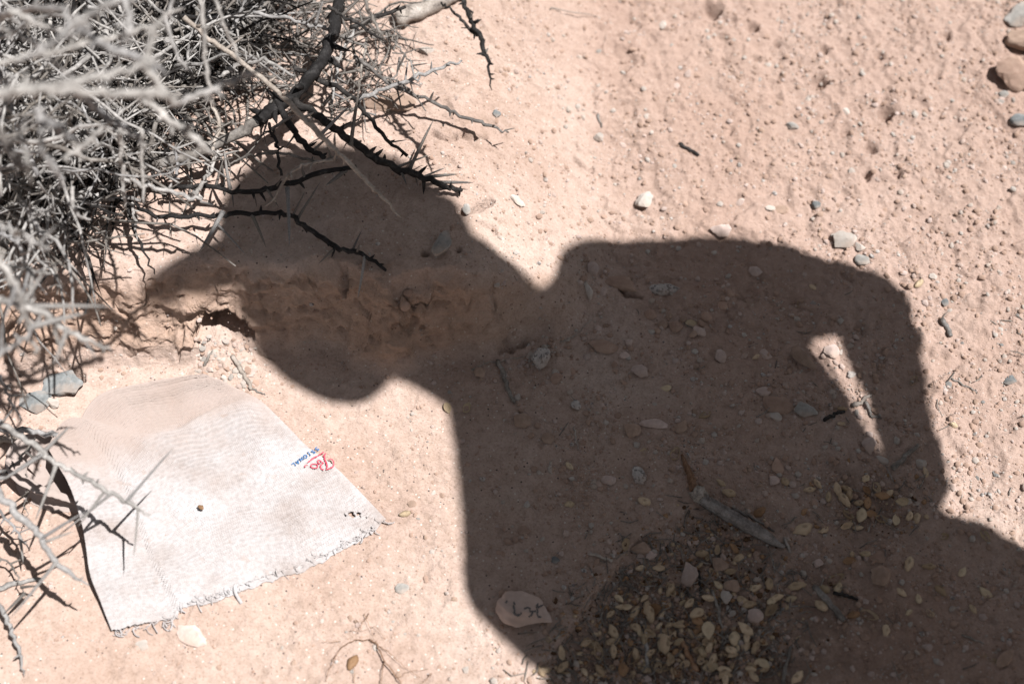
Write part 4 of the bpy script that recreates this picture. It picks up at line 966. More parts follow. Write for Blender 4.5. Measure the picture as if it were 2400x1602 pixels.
scat = zb([(1125, 632, 62), (1330, 620, 50), (1765, 852, 58), (1965, 892, 52), (1700, 1055, 58), (1590, 1012, 62), (1380, 778, 62), (1275, 822, 58), (1290, 780, 46), (1190, 940, 80), (1205, 990, 80), (950, 976, 80), (1120, 1000, 56), (1110, 1092, 76),
  (1390, 1150, 80), (1500, 1242, 60), (2165, 1432, 60), (2085, 1390, 50), (2030, 1112, 60), (1300, 1150, 60), (885, 336, 60), (730, 522, 66), (1000, 520, 40), (1640, 1130, 46), (1770, 1140, 50)])
scat += [(1334, 1182, 22), (1510, 1175, 30), (1334, 1092, 24), (1563, 910, 22), (1651, 973, 28), (1971, 994, 20), (1973, 958, 22), (1904, 674, 18), (1619, 760, 26), (1095, 958, 24), (1772, 836, 16), (1690, 1133, 26), (1506, 1060, 20), (1780, 1200, 20)]
for a, b, w in scat: husk(a, b, w, 'dry {c} husk lying apart on the shaded dirt', SCAT)
for a, b, w, lab, kd in [(1707, 1156, 32, 'round tan husk just above the middle of the dead branch', 1), (1882, 1242, 48, 'big double husk right of the end of the dead branch', 4), (2131, 1322, 40, 'large split tan husk at the right of the shadow', 2),
   (2212, 1260, 28, 'pale husk under the right arm shadow edge', 7), (2310, 1390, 30, 'pale curled husk low at the right edge of the shadow', 6), (2203, 1384, 28, 'tan husk left of the pale curled husk', 0), (2140, 893, 24, 'round tan husk inside the forearm shadow', 0),
   (2153, 666, 28, 'pale yellow husk in sun right of the elbow shadow', 7), (2168, 1108, 22, 'tan husk touching the white pebble near the right shadow edge', 5), (2306, 1258, 32, 'sunlit husk between the arm shadow and the bag shadow', 7), (1581, 1066, 36, 'long pointed husk at the tip of the dead branch', 3),
   (1049, 957, 24, 'sunlit tan husk at the left edge of the body shadow', 6), (950, 1204, 28, 'pale sunlit husk right of the cloth corner', 7), (1874, 712, 20, 'small tan husk below the elbow shadow top', 0), (2235, 996, 18, 'yellowish husk on sunlit dirt right of the forearm shadow', 8)]:
    husk(a, b, w, lab, None, kd, tilt=0.3)
husk(476, 1202, 15, 'small orange brown husk lying on the middle of the cloth', None, 9, tilt=0.1, lift=0.012)

# ------------------------------------------------------------------ pebbles and grit
PB = [stone_mesh('pebble', 1, 0.9, 0.75, 500 + i, 2, 0.5) for i in range(8)]
PBM = {}
def pebble(px, py, w, mat, label, group):
    p = G(px, py); s = w * mpp(p); key = (rnd.randrange(8), mat)
    if key not in PBM: PBM[key] = PB[key[0]].copy(); PBM[key].materials.append(M[mat])
    o = link('pebble', PBM[key], None, None, label, 'pebble', group); o.location = Vector(p) + Vector((0, 0, s * rnd.uniform(-0.12, 0.10)))
    o.rotation_euler = (rnd.uniform(-.4, .4), rnd.uniform(-.4, .4), rnd.uniform(0, 6.28)); o.scale = (s, s * rnd.uniform(.7, 1), s * rnd.uniform(.6, .95))
def scatter(n, box, size, mats, label, group, ok=None):
    c = 0
    while c < n:
        a, b = rnd.uniform(box[0], box[2]), rnd.uniform(box[1], box[3])
        if ok and not ok(a, b): continue
        m = rnd.choice(mats); pebble(a, b, min(rnd.paretovariate(3.0) * size[0], size[1]), m, label.format(c=WORD[m]), group); c += 1
shade = lambda a, b: 1120 < a < 2150 and b > 640
WORD = {'clod': 'earthy', 'brown': 'dark brown', 'pink': 'pinkish', 'white': 'white', 'granite': 'speckled', 'grey': 'grey', 'bluegrey': 'blue grey'}
scatter(70, (1330, 640, 2150, 1560), (11, 24), ('clod', 'clod', 'brown', 'pink', 'white', 'granite'), 'small {c} pebble or clod lying on the shaded dirt', 'pebbles in the shadow', lambda a, b: not inside(a, b, hp))
scatter(70, (1400, 10, 2390, 520), (11, 22), ('clod', 'clod', 'pink', 'white', 'clod', 'grey', 'pink'), 'small {c} pebble on the sunlit gravelly dirt at upper right', 'pebbles on the upper right dirt')
scatter(45, (2180, 560, 2395, 1200), (10, 20), ('clod', 'clod', 'pink', 'granite', 'clod', 'white', 'bluegrey'), 'small {c} pebble on the sunlit dirt right of the arm shadow', 'pebbles right of the shadow')
scatter(28, (640, 900, 1060, 1590), (8, 15), ('white', 'clod', 'pink', 'grey'), 'tiny {c} pebble on the bright crust between cloth and shadow', 'pebbles between cloth and shadow', lambda a, b: a > 640 + max(0, (b - 950)) * 0.85 or b > 1420)
scatter(110, (462, 795, 600, 925), (10, 20), ('white', 'clod', 'pink', 'white', 'grey'), '{c} crumb of spoil spilling out of the burrow', 'spoil in front of the burrow', lambda a, b: a > 470 + (925 - b) * .1 - 20 and not (b > 880 and a < 500))
scatter(30, (1060, 60, 1400, 520), (8, 15), ('white', 'clod', 'pink'), 'tiny {c} pebble on the sunlit terrace right of the bush', 'pebbles on the terrace')
# uncountable grit: one mesh
gv, gf = ICO[1]; gv = gv[:]; gfl = gf.tolist()
def grit(n, name, mats, label, dens, smin, smax):
    A = np.zeros(0); Bq = np.zeros(0)
    while len(A) < n:
        a = rng.uniform(-60, 2460, 20000); b = rng.uniform(-60, 1660, 20000); k = rng.uniform(0, 1, 20000) < dens(a, b)
        A = np.r_[A, a[k]]; Bq = np.r_[Bq, b[k]]
    A, Bq = A[:n], Bq[:n]
    zg = np.where((A < 1350) & (Bq < 900), np.clip(HB * (900 - Bq) / 260, 0, HB), 0.0)
    D = (A - 1200)[:, None] * RT - (Bq - 801)[:, None] * UP + FP * FW; Q = CAM + D * ((zg - HCAM) / D[:, 2])[:, None]
    zz = interp_z(Q[:, 0], Q[:, 1]); s = np.minimum(smin * (1 + rng.pareto(2.2, n)), smax)
    sc3 = np.stack([s, s * rng.uniform(.6, 1, n), s * rng.uniform(.45, .85, n)], -1) * 0.5
    vv = gv[None] * rng.uniform(0.55, 1.15, (n,) + gv.shape) * sc3[:, None]; an = rng.uniform(0, 6.28, n); ca, sa = np.cos(an)[:, None], np.sin(an)[:, None]
    vv = np.stack([vv[..., 0] * ca - vv[..., 1] * sa, vv[..., 0] * sa + vv[..., 1] * ca, vv[..., 2]], -1) + np.stack([Q[:, 0], Q[:, 1], zz + s * 0.12], -1)[:, None]
    F_ = (np.arange(n)[:, None, None] * len(gv) + gf[None]).reshape(-1, 3)
    me = mesh_np(name, vv.reshape(-1, 3), F_, False)
    for m in mats: me.materials.append(M[m])
    me.polygons.foreach_set('material_index', np.repeat(rng.integers(0, len(mats), n).astype(np.int32), len(gf)))
    return link(name, me, None, None, label, 'grit', None, 'stuff')
def dgrit(a, b):
    w = 0.20 + 0.8 * np.clip((a - 1150) / 1250 + 0.15 + 0.35 * (800 - b) / 800, 0, 1)
    w = np.where((a > 1300) & (b > 900), 0.9, w)
    return np.maximum(0.02, w * np.clip(0.45 + 2.0 * (gnoise(a / 130.0, b / 110.0, 401) + 0.7 * gnoise(a / 45.0, b / 40.0, 402)), 0, 1.2))
grit(3200, 'loose_clods', ['clod', 'clod', 'pink', 'clod', 'white'], 'loose crumbly clods strewn over the ground', lambda a, b: np.clip((a - 1250) / 900 + (500 - b) / 1200, 0.55 * (a > 1150), 1) * np.clip(.5 + 1.4 * gnoise(a / 90., b / 80., 407), 0, 1), 0.0034, 0.0095)
grit(34000, 'gravel_grit', ['clod', 'clod', 'clod', 'clod', 'clod', 'brown', 'pink', 'pink', 'white', 'granite'], 'fine gravel and dirt crumbs strewn over the ground', dgrit, 0.0011, 0.0075)
_hp2 = np.array([(1235, 1602), (1330, 1490), (1480, 1290), (1640, 1200), (1760, 1290), (1850, 1430), (1830, 1602)])
def dheap1(a, b):
    a, b = a + rnd.gauss(0, 48), b + rnd.gauss(0, 32)
    return 1.0 if inside(a, b, _hp2) else (0.25 if 1900 < a < 2150 and 1120 < b < 1260 else 0.0)
dheap = np.vectorize(dheap1)
grit(3200, 'litter_crumbs', ['brown', 'brown', 'clod', 'leather', 'huskb', 'huskb', 'husk'], 'dark crumbs and broken bits in the litter heap', dheap, 0.0020, 0.0075)
lb = Buf(); c = 0
while c < 800:
    a, b = rnd.uniform(1200, 2400), rnd.uniform(700, 1610)
    if rnd.random() > (1.0 if dheap1(a, b) > .5 else 0.02 + dheap1(a, b)): continue
    q = V(a, b, 0); L = rnd.uniform(0.006, 0.022); an = rnd.uniform(0, 6.28); zz = zat(q[0], q[1]) + 0.0012
    d = np.array([math.cos(an), math.sin(an), rnd.uniform(-.1, .25)]) * L; P = [q * [1, 1, 0] + [0, 0, zz], q * [1, 1, 0] + [0, 0, zz] + d * .5 + rng.normal(0, L * .08, 3) * [1, 1, .3], q * [1, 1, 0] + [0, 0, zz] + d]
    v_, f_ = tube(P, [0.0006, 0.0007, 0.0004], 4); lb.add(v_, f_); c += 1
link('plant_litter', lb.mesh('plant_litter'), M['twig_mid'], None, 'fine broken stems mixed through the shaded litter', 'litter', None, 'stuff')

# small dry weed at the bottom edge
wd = thing('dry_weed', tuple(G(880, 1540)), 'tiny dry brown weed sprawling at the bottom edge in bright sun', 'weed')
def wstem(pts, w, mat='barkbrown', h=0.006):
    P = np.array([G(a, b) for a, b in pts]); k = mpp(P[0]); n = len(P)
    for i in range(n): P[i, 2] += h * math.sin(i / max(n - 1, 1) * math.pi * .8 + .2) + 0.001
    P = jitter(catmull(P, 5), 0.0005); v, f = tube(P, np.linspace(w * .6, w * .3, len(P)) * k / 2, 5)
    link('stem', mesh_np('stem', [x - np.array(wd.location) for x in v], f), M[mat], wd)
for pts, w in [([(865, 1500), (885, 1515), (900, 1550), (930, 1590), (945, 1610)], 7), ([(885, 1515), (915, 1535), (940, 1560), (985, 1590)], 3), ([(862, 1500), (820, 1510), (790, 1540), (765, 1600)], 4), ([(900, 1550), (897, 1580), (893, 1605)], 5),
               ([(855, 1440), (862, 1465), (878, 1492)], 3), ([(865, 1438), (850, 1470), (846, 1480)], 3), ([(800, 1505), (770, 1510), (752, 1508)], 2), ([(930, 1590), (960, 1580), (1005, 1570)], 2), ([(1003, 1582), (1012, 1588), (985, 1605)], 3),
               ([(835, 1455), (845, 1470), (838, 1490)], 2), ([(820, 1480), (850, 1485), (870, 1480)], 2), ([(870, 1470), (890, 1480), (900, 1500)], 2), ([(830, 1600), (832, 1580), (828, 1560)], 3)]: wstem(pts, w)
husk(826, 1553, 34, 'brown dry pod lying in the dry weed at the bottom edge', None, 9, ar=0.2, tilt=.2)
# ------------------------------------------------------------------ thorn bush
root = np.array([-0.66, 1.33, zat(-0.66, 1.33)])
bush = thing('thorn_bush', tuple(root), 'dense dead grey thorn bush reaching in from the upper left corner', 'bush')
nth = [0]
def branch(pts, w, mat, thorns=(), auto=0, tl=0.02, name='branch', knobs=6, jit=0.0010):
    """pts: (photo x, photo y, world height); w: widths in photo pixels along the branch"""
    P = np.array([V(a, b, z) for a, b, z in pts]); 
    Pc = jitter(catmull(P, 6), jit); k = np.array([mpp(p) for p in Pc])
    r = np.interp(np.linspace(0, 1, len(Pc)), np.linspace(0, 1, len(w)), w) * k / 2 * np.where(P[:, 2].mean() > 0.37, 0.76, 0.90)
    v, f = tube(Pc, r * np.array([rnd.uniform(.92, 1.12) for _ in r]), 8, 0.08)
    B = Buf(); B.add(v, f)
    for _ in range(knobs):                                   # old buds and broken stubs on the bark
        i = rnd.randrange(1, len(Pc) - 1); d = rng.normal(size=3); t = Pc[i + 1] - Pc[i - 1]; t /= np.linalg.norm(t); d -= t * (d @ t); d /= np.linalg.norm(d)
        L = r[i] * rnd.uniform(1.6, 3.2) + 0.0008; v2, f2 = tube([Pc[i] + d * r[i] * .5, Pc[i] + d * (r[i] + L * .5) + t * L * .2, Pc[i] + d * (r[i] + L) + t * L * .3], [r[i] * .5 + .0005, r[i] * .35 + .0004, 0.0003], 5); B.add(v2, f2)
    V0 = np.vstack(B.v) - root
    o = link(name, mesh_np(name, V0, B.f), M[mat], bush)
    for (a, b, z, a2, b2, z2, wpx) in thorns:
        p, q = V(a, b, z), V(a2, b2, z2); L = np.linalg.norm(q - p); put_thorn(p - root, q - p, L, GR if rnd.random() < .35 else THM.get(mat, mat), o, wpx * mpp(p) / 2 / (L * 0.055)); nth[0] += 1
    for _ in range(auto):
        i = rnd.randrange(2, len(Pc) - 1); t = Pc[i] - Pc[i - 2]; t /= np.linalg.norm(t); d = rng.normal(size=3); d -= t * (d @ t); d = d / np.linalg.norm(d) + t * rnd.uniform(0.1, .7)
        L = tl * rnd.uniform(.6, 1.5); put_thorn(Pc[i] - root, d, L, THM.get(mat, mat), o, rnd.uniform(.75, 1.2)); nth[0] += 1
    return o
THM = {'twig_dark': 'twig_mid'}
D, GR, TN, MD = 'twig_dark', 'twig_grey', 'twig_tan', 'twig_mid'
# sharp dark branches near the focus
branch([(810, -60, .27), (797, 0, .25), (786, 60, .235), (760, 130, .22), (708, 203, .20), (640, 258, .19), (600, 286, .185)], [30, 30, 30, 32, 34, 30], D, auto=3, knobs=10)  # upper main branch: the person's shade on it is put into the darker material
branch([(612, 277, .187), (560, 312, .18), (480, 350, .175), (400, 377, .17), (330, 396, .165), (250, 425, .16)], [29, 29, 28, 25, 22, 18], MD, auto=4, knobs=8)  # same branch, sunlit stretch painted in a lighter material
branch([(690, 232, .195), (760, 282, .185), (830, 332, .17), (900, 382, .15), (980, 412, .138), (1050, 440, .13), (1082, 446, .127)], [22, 22, 20, 20, 16, 9], D,
       [(823, 340, .17, 846, 184, .22, 10), (959, 400, .14, 1017, 279, .18, 9), (751, 317, .18, 823, 245, .20, 9), (1030, 428, .132, 1110, 428, .13, 9), (1000, 415, .135, 1076, 408, .135, 9), (930, 392, .145, 1010, 362, .14, 7), (980, 420, .135, 1046, 392, .15, 6)], 4, knobs=12)
branch([(640, 218, .20), (690, 310, .185), (720, 345, .175), (762, 372, .165)], [18, 17, 16, 12], D, auto=2)
branch([(430, 40, .30), (490, 92, .28), (552, 135, .265), (640, 205, .25), (700, 264, .24), (760, 326, .225), (800, 366, .215), (848, 414, .20), (886, 452, .19), (940, 510, .175)], [14, 13, 13, 13, 14, 14, 12, 11, 9, 4], TN,
       [(795, 361, .216, 751, 317, .225, 6), (783, 374, .215, 790, 352, .23, 5)], 2, knobs=10, jit=.0006)
branch([(380, 446, .145), (453, 437, .15), (530, 444, .155), (594, 449, .155), (670, 429, .16), (760, 403, .165), (836, 390, .165)], [10, 12, 12, 14, 14, 13, 10], D,
       [(673, 440, .158, 678, 578, .15, 10), (540, 443, .155, 525, 348, .19, 9), (507, 434, .155, 525, 369, .18, 7), (810, 398, .163, 764, 434, .165, 12), (715, 418, .162, 706, 384, .18, 8)], 4, knobs=16)
branch([(300, 466, .14), (364, 503, .142), (479, 504, .145), (555, 503, .145), (658, 499, .145), (709, 526, .14), (785, 576, .13), (849, 596, .125), (905, 634, .118)], [9, 11, 12, 13, 13, 14, 14, 13, 7], D,
       [(589, 502, .145, 624, 581, .14, 9), (522, 497, .15, 466, 592, .15, 12), (504, 520, .145, 577, 598, .138, 6), (696, 516, .14, 752, 425, .17, 7), (827, 586, .128, 848, 540, .14, 6), (788, 577, .13, 746, 618, .125, 7), (855, 600, .125, 838, 700, .10, 8),
        (398, 500, .143, 398, 462, .16, 5), (410, 503, .143, 410, 532, .14, 4), (370, 505, .142, 366, 527, .14, 5)], 3, knobs=16)
branch([(783, 374, .20), (720, 384, .195), (690, 400, .19), (668, 425, .18), (622, 482, .16)], [7, 8, 8, 8, 6], TN, knobs=4)
branch([(660, 412, .165), (650, 350, .18), (640, 318, .19), (628, 290, .20)], [8, 9, 9, 9], D, auto=2)
branch([(790, 370, .165), (740, 380, .163), (680, 362, .165), (620, 360, .165), (560, 372, .16), (530, 392, .155)], [7, 7, 7, 7, 6, 4], MD, auto=4)
branch([(828, 236, .175), (900, 212, .18), (972, 182, .185), (1040, 158, .19), (1082, 142, .19)], [12, 11, 10, 9, 5], GR, [(972, 182, .185, 960, 130, .20, 5), (1012, 168, .187, 1012, 142, .20, 6), (985, 178, .185, 976, 196, .18, 5)], 3)
branch([(830, 130, .17), (863, 157, .165), (921, 201, .16), (1007, 237, .15), (1075, 270, .14), (1139, 291, .132), (1192, 311, .126)], [10, 10, 10, 9, 9, 9, 4], MD, [(1007, 237, .15, 1017, 214, .165, 7), (921, 201, .16, 912, 180, .17, 6), (930, 208, .155, 942, 262, .14, 5)], 2)
branch([(690, 155, .20), (741, 184, .195), (826, 226, .185), (860, 273, .175), (904, 321, .165), (955, 366, .145)], [12, 13, 13, 11, 10, 8], D, [(826, 226, .185, 758, 255, .19, 6), (880, 270, .17, 858, 262, .18, 5)], 3)
branch([(1076, -50, .34), (1085, 0, .33), (1102, 44, .32), (1126, 90, .31), (1139, 136, .30), (1153, 212, .28)], [14, 13, 12, 14, 11, 2], D, [(1112, 66, .315, 1079, 65, .31, 5), (1102, 44, .32, 1110, 25, .33, 6), (1136, 130, .30, 1145, 112, .30, 9)], 0, knobs=10)
branch([(1034, 6, .32), (1062, 28, .318), (1090, 55, .315), (1120, 84, .31)], [5, 7, 8, 9], D, knobs=3)
branch([(848, -20, .33), (862, 20, .325), (880, 60, .32), (905, 100, .31)], [8, 9, 8, 3], MD, knobs=4)
branch([(770, 15, .28), (812, 42, .275), (860, 72, .27), (906, 99, .265)], [10, 9, 8, 3], D, auto=3)
branch([(820, 64, .22), (880, 40, .22), (951, 16, .22)], [12, 12, 8], D, auto=3)
branch([(700, 52, .20), (770, 70, .20), (812, 92, .20), (866, 108, .19)], [9, 9, 8, 5], MD, auto=4)
branch([(594, 30, .22), (680, 46, .215), (750, 62, .21), (790, 70, .21)], [10, 9, 8, 6], GR, auto=4)
branch([(905, 70, .18), (925, 100, .175), (950, 130, .165), (985, 175, .15)], [5, 5, 4, 3], MD, auto=2)
branch([(840, 60, .20), (800, 120, .19), (790, 170, .18), (778, 250, .16)], [9, 8, 8, 5], GR, auto=4)
branch([(860, 90, .17), (850, 150, .165), (838, 215, .155)], [7, 7, 4], MD, auto=4)
branch([(520, 180, .24), (560, 150, .245), (630, 145, .25), (690, 178, .245)], [11, 12, 10, 6], GR, auto=3)
branch([(500, 375, .17), (505, 330, .18), (514, 290, .19), (495, 235, .205)], [10, 11, 10, 8], TN, auto=3)
branch([(445, 470, .15), (475, 430, .165), (500, 385, .175), (512, 352, .18)], [14, 12, 10, 7], GR, auto=4)
branch([(410, 420, .16), (416, 385, .17), (408, 345, .185)], [8, 9, 6], GR, auto=3)
# pale sharp-ish twigs at mid height
branch([(283, 300, .30), (286, 360, .27), (288, 420, .24), (291, 486, .21)], [13, 13, 12, 7], GR, auto=2, tl=.015)
branch([(328, 300, .36), (331, 380, .33), (337, 478, .30)], [10, 10, 5], GR)
branch([(290, 420, .26), (340, 432, .25), (392, 446, .24), (450, 464, .23), (500, 481, .22)], [10, 11, 11, 10, 4], GR, knobs=3)
branch([(171, 436, .27), (170, 476, .26), (184, 505, .25), (212, 514, .24)], [11, 11, 10, 7], GR, knobs=1, jit=.0004)
branch([(0, 425, .19), (60, 445, .185), (130, 452, .18), (200, 458, .175), (270, 462, .17), (330, 470, .16)], [22, 20, 18, 16, 13, 9], GR, auto=5)
branch([(60, 520, .18), (110, 490, .185), (150, 470, .19), (215, 440, .195)], [16, 14, 12, 9], GR, auto=4)
branch([(120, 440, .20), (105, 480, .19), (85, 520, .17)], [12, 11, 6], D, auto=3)
branch([(0, 545, .22), (40, 560, .215), (90, 548, .21), (120, 560, .20)], [12, 11, 9, 5], GR, auto=4)
branch([(270, 465, .16), (268, 505, .155), (262, 540, .15)], [8, 8, 4], D, auto=3)
branch([(300, 480, .155), (312, 530, .15), (330, 575, .15), (362, 642, .145)], [10, 10, 8, 3], D, knobs=3)
branch([(308, 474, .16), (316, 520, .155), (322, 565, .15)], [8, 8, 3], GR, knobs=2)
# near branches, well in front of the focus
branch([(-40, 236, .56), (40, 214, .56), (102, 202, .56), (204, 184, .56), (306, 162, .55), (380, 140, .54)], [30, 28, 26, 24, 20, 10], GR)
branch([(165, 64, .55), (220, 30, .56), (285, -8, .57)], [22, 19, 16], GR)
branch([(177, 60, .53), (238, 102, .525), (300, 128, .52), (345, 143, .52), (380, 166, .51)], [20, 24, 24, 24, 16], GR)
branch([(294, -10, .52), (300, 30, .52), (308, 66, .52), (290, 100, .515)], [22, 22, 20, 14], GR)
branch([(402, 246, .50), (455, 226, .49), (511, 204, .48), (580, 178, .47), (652, 150, .46)], [20, 20, 18, 15, 4], GR)
branch([(365, 50, .54), (352, 100, .53), (340, 145, .52), (366, 190, .51), (410, 246, .50)], [20, 22, 24, 24, 20], GR)
branch([(-20, 220, .58), (60, 212, .575), (119, 211, .57), (238, 218, .55), (361, 218, .53), (415, 242, .51)], [30, 30, 26, 24, 26, 22], GR)
branch([(341, 236, .46), (384, 268, .45), (426, 300, .44), (464, 330, .43), (503, 361, .42)], [20, 22, 22, 18, 8], GR)
branch([(175, 216, .46), (218, 248, .44), (259, 277, .43), (300, 306, .42), (345, 336, .41)], [16, 17, 18, 13, 6], GR)
branch([(259, 277, .42), (224, 312, .43), (190, 345, .44), (150, 372, .45)], [14, 16, 17, 12], GR)
branch([(85, 262, .50), (112, 283, .50), (136, 300, .50), (184, 338, .49)], [26, 26, 22, 10], GR)
branch([(-10, 290, .50), (34, 368, .48), (58, 404, .47)], [22, 22, 10], MD)
branch([(60, 270, .52), (52, 330, .51), (62, 376, .50), (76, 430, .48)], [14, 16, 14, 6], GR)
branch([(90, 250, .52), (100, 300, .51), (96, 350, .50), (130, 400, .48), (150, 440, .46)], [18, 18, 18, 14, 6], GR)
branch([(150, 20, .56), (164, 68, .555), (128, 100, .55), (40, 150, .54)], [18, 18, 16, 12], GR)
branch([(20, 20, .52), (60, 44, .515), (120, 66, .51), (190, 88, .50)], [14, 16, 14, 8], GR)
branch([(470, -20, .46), (476, 60, .44), (480, 130, .42), (492, 205, .40), (500, 250, .38)], [13, 13, 12, 11, 6], GR)
branch([(500, -20, .44), (520, 40, .43), (552, 130, .40), (560, 150, .395)], [10, 10, 9, 6], GR)
branch([(410, -20, .42), (395, 40, .42), (400, 90, .41), (440, 165, .39)], [12, 14, 13, 8], GR)
branch([(-20, 150, .50), (60, 135, .50), (140, 120, .50), (230, 95, .49), (330, 70, .48), (430, 20, .46)], [16, 16, 16, 16, 14, 8], GR)
branch([(-20, 60, .50), (60, 90, .49), (120, 140, .48), (180, 190, .47)], [16, 15, 14, 8], GR)
# hanging left-hand sprays over the bank
branch([(-30, 700, .36), (20, 706, .355), (68, 721, .35), (136, 759, .34), (204, 796, .33), (262, 822, .32)], [20, 20, 18, 16, 12, 5], GR, [(70, 718, .35, 262, 718, .35, 13), (52, 716, .35, 116, 619, .37, 12), (120, 752, .34, 150, 850, .31, 9), (190, 786, .33, 225, 840, .32, 8)], 2, tl=.03)
branch([(-20, 600, .40), (34, 660, .38), (52, 716, .36), (70, 780, .33), (90, 830, .31)], [16, 18, 16, 13, 5], GR, [(45, 690, .37, 84, 690, .37, 8)], 3, tl=.03)
branch([(-20, 530, .40), (30, 540, .395), (70, 560, .39), (116, 585, .38)], [13, 13, 12, 5], GR, auto=4, tl=.03)
branch([(-20, 840, .34), (20, 815, .34), (60, 790, .345), (96, 740, .35)], [12, 13, 12, 6], GR, auto=3, tl=.03)
branch([(20, 520, .30), (50, 580, .29), (62, 625, .28), (110, 690, .26)], [9, 9, 8, 3], GR, auto=3, tl=.02)
branch([(-20, 620, .30), (60, 630, .30), (120, 640, .30)], [12, 10, 4], GR, auto=3, tl=.03)
# lower left branches over the cloth
s1 = .135
branch([(-30, 965, .16), (27, 1008, .155), (96, 1054, .15), (115, 1077, .15), (165, 1104, .145), (227, 1134, .14), (300, 1173, .133), (350, 1206, .128)], [17, 16, 15, 13, 13, 13, 12, 5], GR,
       [(300, 1171, .133, 409, 1046, .15, 7), (248, 1146, .138, 180, 1236, .11, 7), (262, 1155, .137, 127, 1262, .10, 7), (131, 1090, .148, 81, 1223, .12, 10), (324, 1192, .13, 313, 1307, .10, 6), (104, 1058, .15, 165, 998, .17, 10), (107, 1058, .15, -5, 1130, .14, 12), (226, 1133, .14, 232, 1120, .15, 6)], 0, knobs=6)
branch([(-30, 1100, .145), (0, 1154, .14), (38, 1200, .135), (88, 1250, .13), (123, 1307, .125), (161, 1340, .12), (209, 1371, .115)], [22, 21, 20, 18, 16, 13, 3], GR,
       [(132, 1316, .125, 23, 1449, .10, 9), (96, 1262, .13, 205, 1195, .15, 9), (110, 1268, .13, 175, 1244, .135, 7)], 0, knobs=5)
branch([(-12, 1395, .03), (10, 1438, .028), (31, 1492, .022), (48, 1545, .016), (58, 1582, .012)], [11, 12, 11, 8, 2], GR, knobs=2)
branch([(-20, 1180, .05), (30, 1230, .05), (70, 1290, .045)], [8, 8, 3], GR, auto=3)
branch([(-20, 1290, .03), (30, 1330, .03), (60, 1400, .03)], [5, 5, 2], MD, auto=3)
branch([(60, 1110, .03), (64, 1150, .03), (52, 1230, .025)], [4, 4, 2], MD, auto=2)
branch([(0, 1120, .03), (40, 1080, .04), (75, 1040, .05)], [7, 7, 5], D, auto=2)
branch([(0, 1005, .05), (80, 1010, .05), (150, 1015, .045), (195, 1018, .04)], [14, 14, 13, 10], GR, auto=3)
branch([(0, 880, .16), (20, 930, .14), (50, 985, .12)], [10, 9, 4], GR, auto=2)

# main stems rising from the root and carrying the near branches
for pts, w in [([(-60, 60, .12), (-80, 120, .30), (-70, 190, .48), (-30, 226, .56)], [34, 30, 28, 26]), ([(-60, 60, .12), (-20, 50, .32), (20, 30, .45), (150, 20, .55)], [30, 26, 20, 16]),
               ([(-60, 60, .12), (-140, 300, .26), (-150, 520, .36), (-30, 700, .36)], [30, 26, 22, 18]), ([(-150, 520, .36), (-170, 760, .30), (-110, 900, .20), (-30, 965, .16)], [22, 20, 18, 16]),
               ([(-150, 520, .36), (-200, 800, .30), (-160, 1000, .20), (-30, 1100, .145)], [22, 20, 20, 20]), ([(-60, 60, .12), (60, -60, .26), (300, -90, .30), (800, -80, .275)], [34, 32, 30, 30])]:
    branch(pts, w, 'twig_grey', auto=3, knobs=6)
# dense tangle: 300 twigs of their own, the rest of the mass as one part
def twig_geo(seed, L=0.11, n=6):
    r = random.Random(seed); P = [np.zeros(3)]; d = np.array([1.0, 0, 0]); bend = np.array([0, r.uniform(-.35, .35), r.uniform(-.25, .25)])
    for i in range(n):
        d = d + bend * 0.35 + np.array([0, r.gauss(0, .22), r.gauss(0, .2)]); d /= np.linalg.norm(d); P.append(P[-1] + d * L / n)
    P = np.array(P); r0 = r.uniform(0.0010, 0.0029); rad = np.linspace(r0, r0 * .35, n + 1); B = Buf(); v, f = tube(P, rad, 5, 0.12, True, r); B.add(v, f)
    for _ in range(r.randint(3, 7)):
        i = r.randrange(1, n); t = P[i + 1] - P[i - 1]; t /= np.linalg.norm(t); q = np.array([r.gauss(0, 1) for _ in range(3)]); q -= t * (q @ t); q = q / np.linalg.norm(q) + t * r.uniform(.1, .8); q /= np.linalg.norm(q)
        Lt = r.uniform(0.006, 0.024); v, f = tube([P[i], P[i] + q * Lt * .5, P[i] + q * Lt], [rad[i] * .62, rad[i] * .42, .0002], 4); B.add(v, f)
    return np.vstack(B.v), B.f
TV = []
for i in range(16):
    v, f = twig_geo(900 + i, rnd.uniform(.08, .16)); row = []
    for m in (GR, GR, GR, MD):
        me = mesh_np('twig', v, f); me.materials.append(M[m]); row.append(me)
    TV.append((v, f, row))
mass = np.array([(-80, -80), (640, -80), (650, 50), (590, 120), (520, 170), (450, 215), (400, 265), (340, 330), (240, 385), (120, 425), (-80, 500)], float)
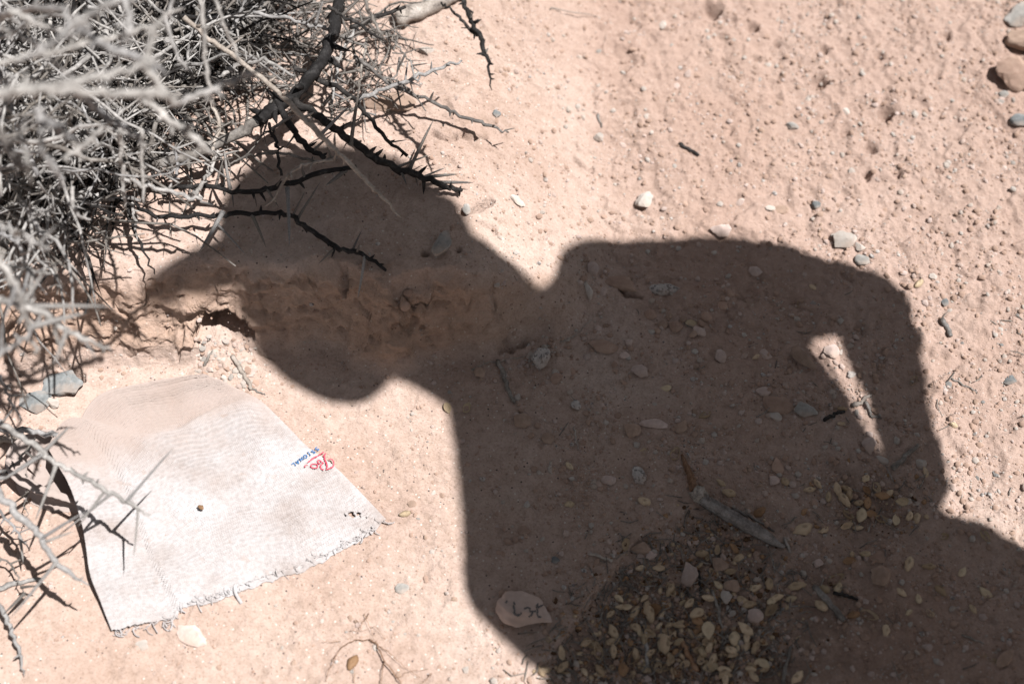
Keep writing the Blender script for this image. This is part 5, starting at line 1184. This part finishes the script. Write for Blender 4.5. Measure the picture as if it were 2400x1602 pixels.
def rand_pose():
    while True:
        a, b = rnd.uniform(-80, 760), rnd.uniform(-80, 560)
        if inside(a, b, mass) : break
    deep = min(1.0, max(0.0, (620 - a - b * 0.55) / 500))
    z = HB + 0.01 + (0.03 + 0.20 * deep) * rnd.random() ** 1.2
    q = Vector((rnd.gauss(0, 1), rnd.gauss(0, 1), rnd.gauss(0, .40))).normalized().to_track_quat('X', 'Z')
    return V(a, b, z), q, rnd.uniform(.7, 1.25)
for i in range(300):
    p, q, s = rand_pose(); v, f, row = rnd.choice(TV); me = rnd.choice(row)
    o = bpy.data.objects.new('twig', me); col.objects.link(o); o.parent = bush; o.matrix_local = Matrix.LocRotScale(Vector(p - root) , q, Vector((s, s, s)))
VV = []; FF = []; mi = []; off = 0
for i in range(1150):
    p, q, s = rand_pose(); v, f, row = rnd.choice(TV)
    if rnd.random() < 0.75: p[2] = HB + 0.01 + (p[2] - HB) * 0.40
    Rm = np.array(q.to_matrix()); VV.append(v @ Rm.T * s + p - root); FF += [[x + off for x in t] for t in f]; m = rnd.choice((1, 3, 3, 1)) if p[2] < HB + 0.075 else rnd.choice((0, 0, 0, 1)); mi += [m] * len(f); off += len(v)  # low twigs take darker materials, painting in the shade deep in the bush
me = mesh_np('twig_tangle', np.vstack(VV), FF)
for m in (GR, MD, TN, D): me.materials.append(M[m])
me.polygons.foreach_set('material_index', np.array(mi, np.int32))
link('twig_tangle', me, None, bush, 'grey mass of finer dead twigs deep inside the bush', None, None, 'stuff')
# upper right fringe of loose twigs under the bush, and twigs off-frame that shade the ground at left
fr = np.array([(600, 40), (760, 20), (900, 60), (960, 160), (900, 230), (780, 260), (640, 250)], float)
VV = []; FF = []; off = 0
for i in range(150):
    while True:
        a, b = rnd.uniform(580, 980), rnd.uniform(10, 270)
        if inside(a, b, fr): break
    v, f, row = rnd.choice(TV); q = Vector((rnd.gauss(0, 1), rnd.gauss(0, 1), rnd.gauss(0, .25))).normalized().to_track_quat('X', 'Z'); s = rnd.uniform(.35, .8)
    g = V(a, b, HB + .012); g[2] = zat(g[0], g[1]) + rnd.uniform(.004, .035); VV.append(v @ np.array(q.to_matrix()).T * s + g - root); FF += [[x + off for x in t] for t in f]; off += len(v)
me = mesh_np('fallen_twigs', np.vstack(VV), FF); link('fallen_twigs', me, M['twig_mid'], bush, 'finer dead twigs fallen under the edge of the bush', None, None, 'stuff')
print('thorns', nth[0])
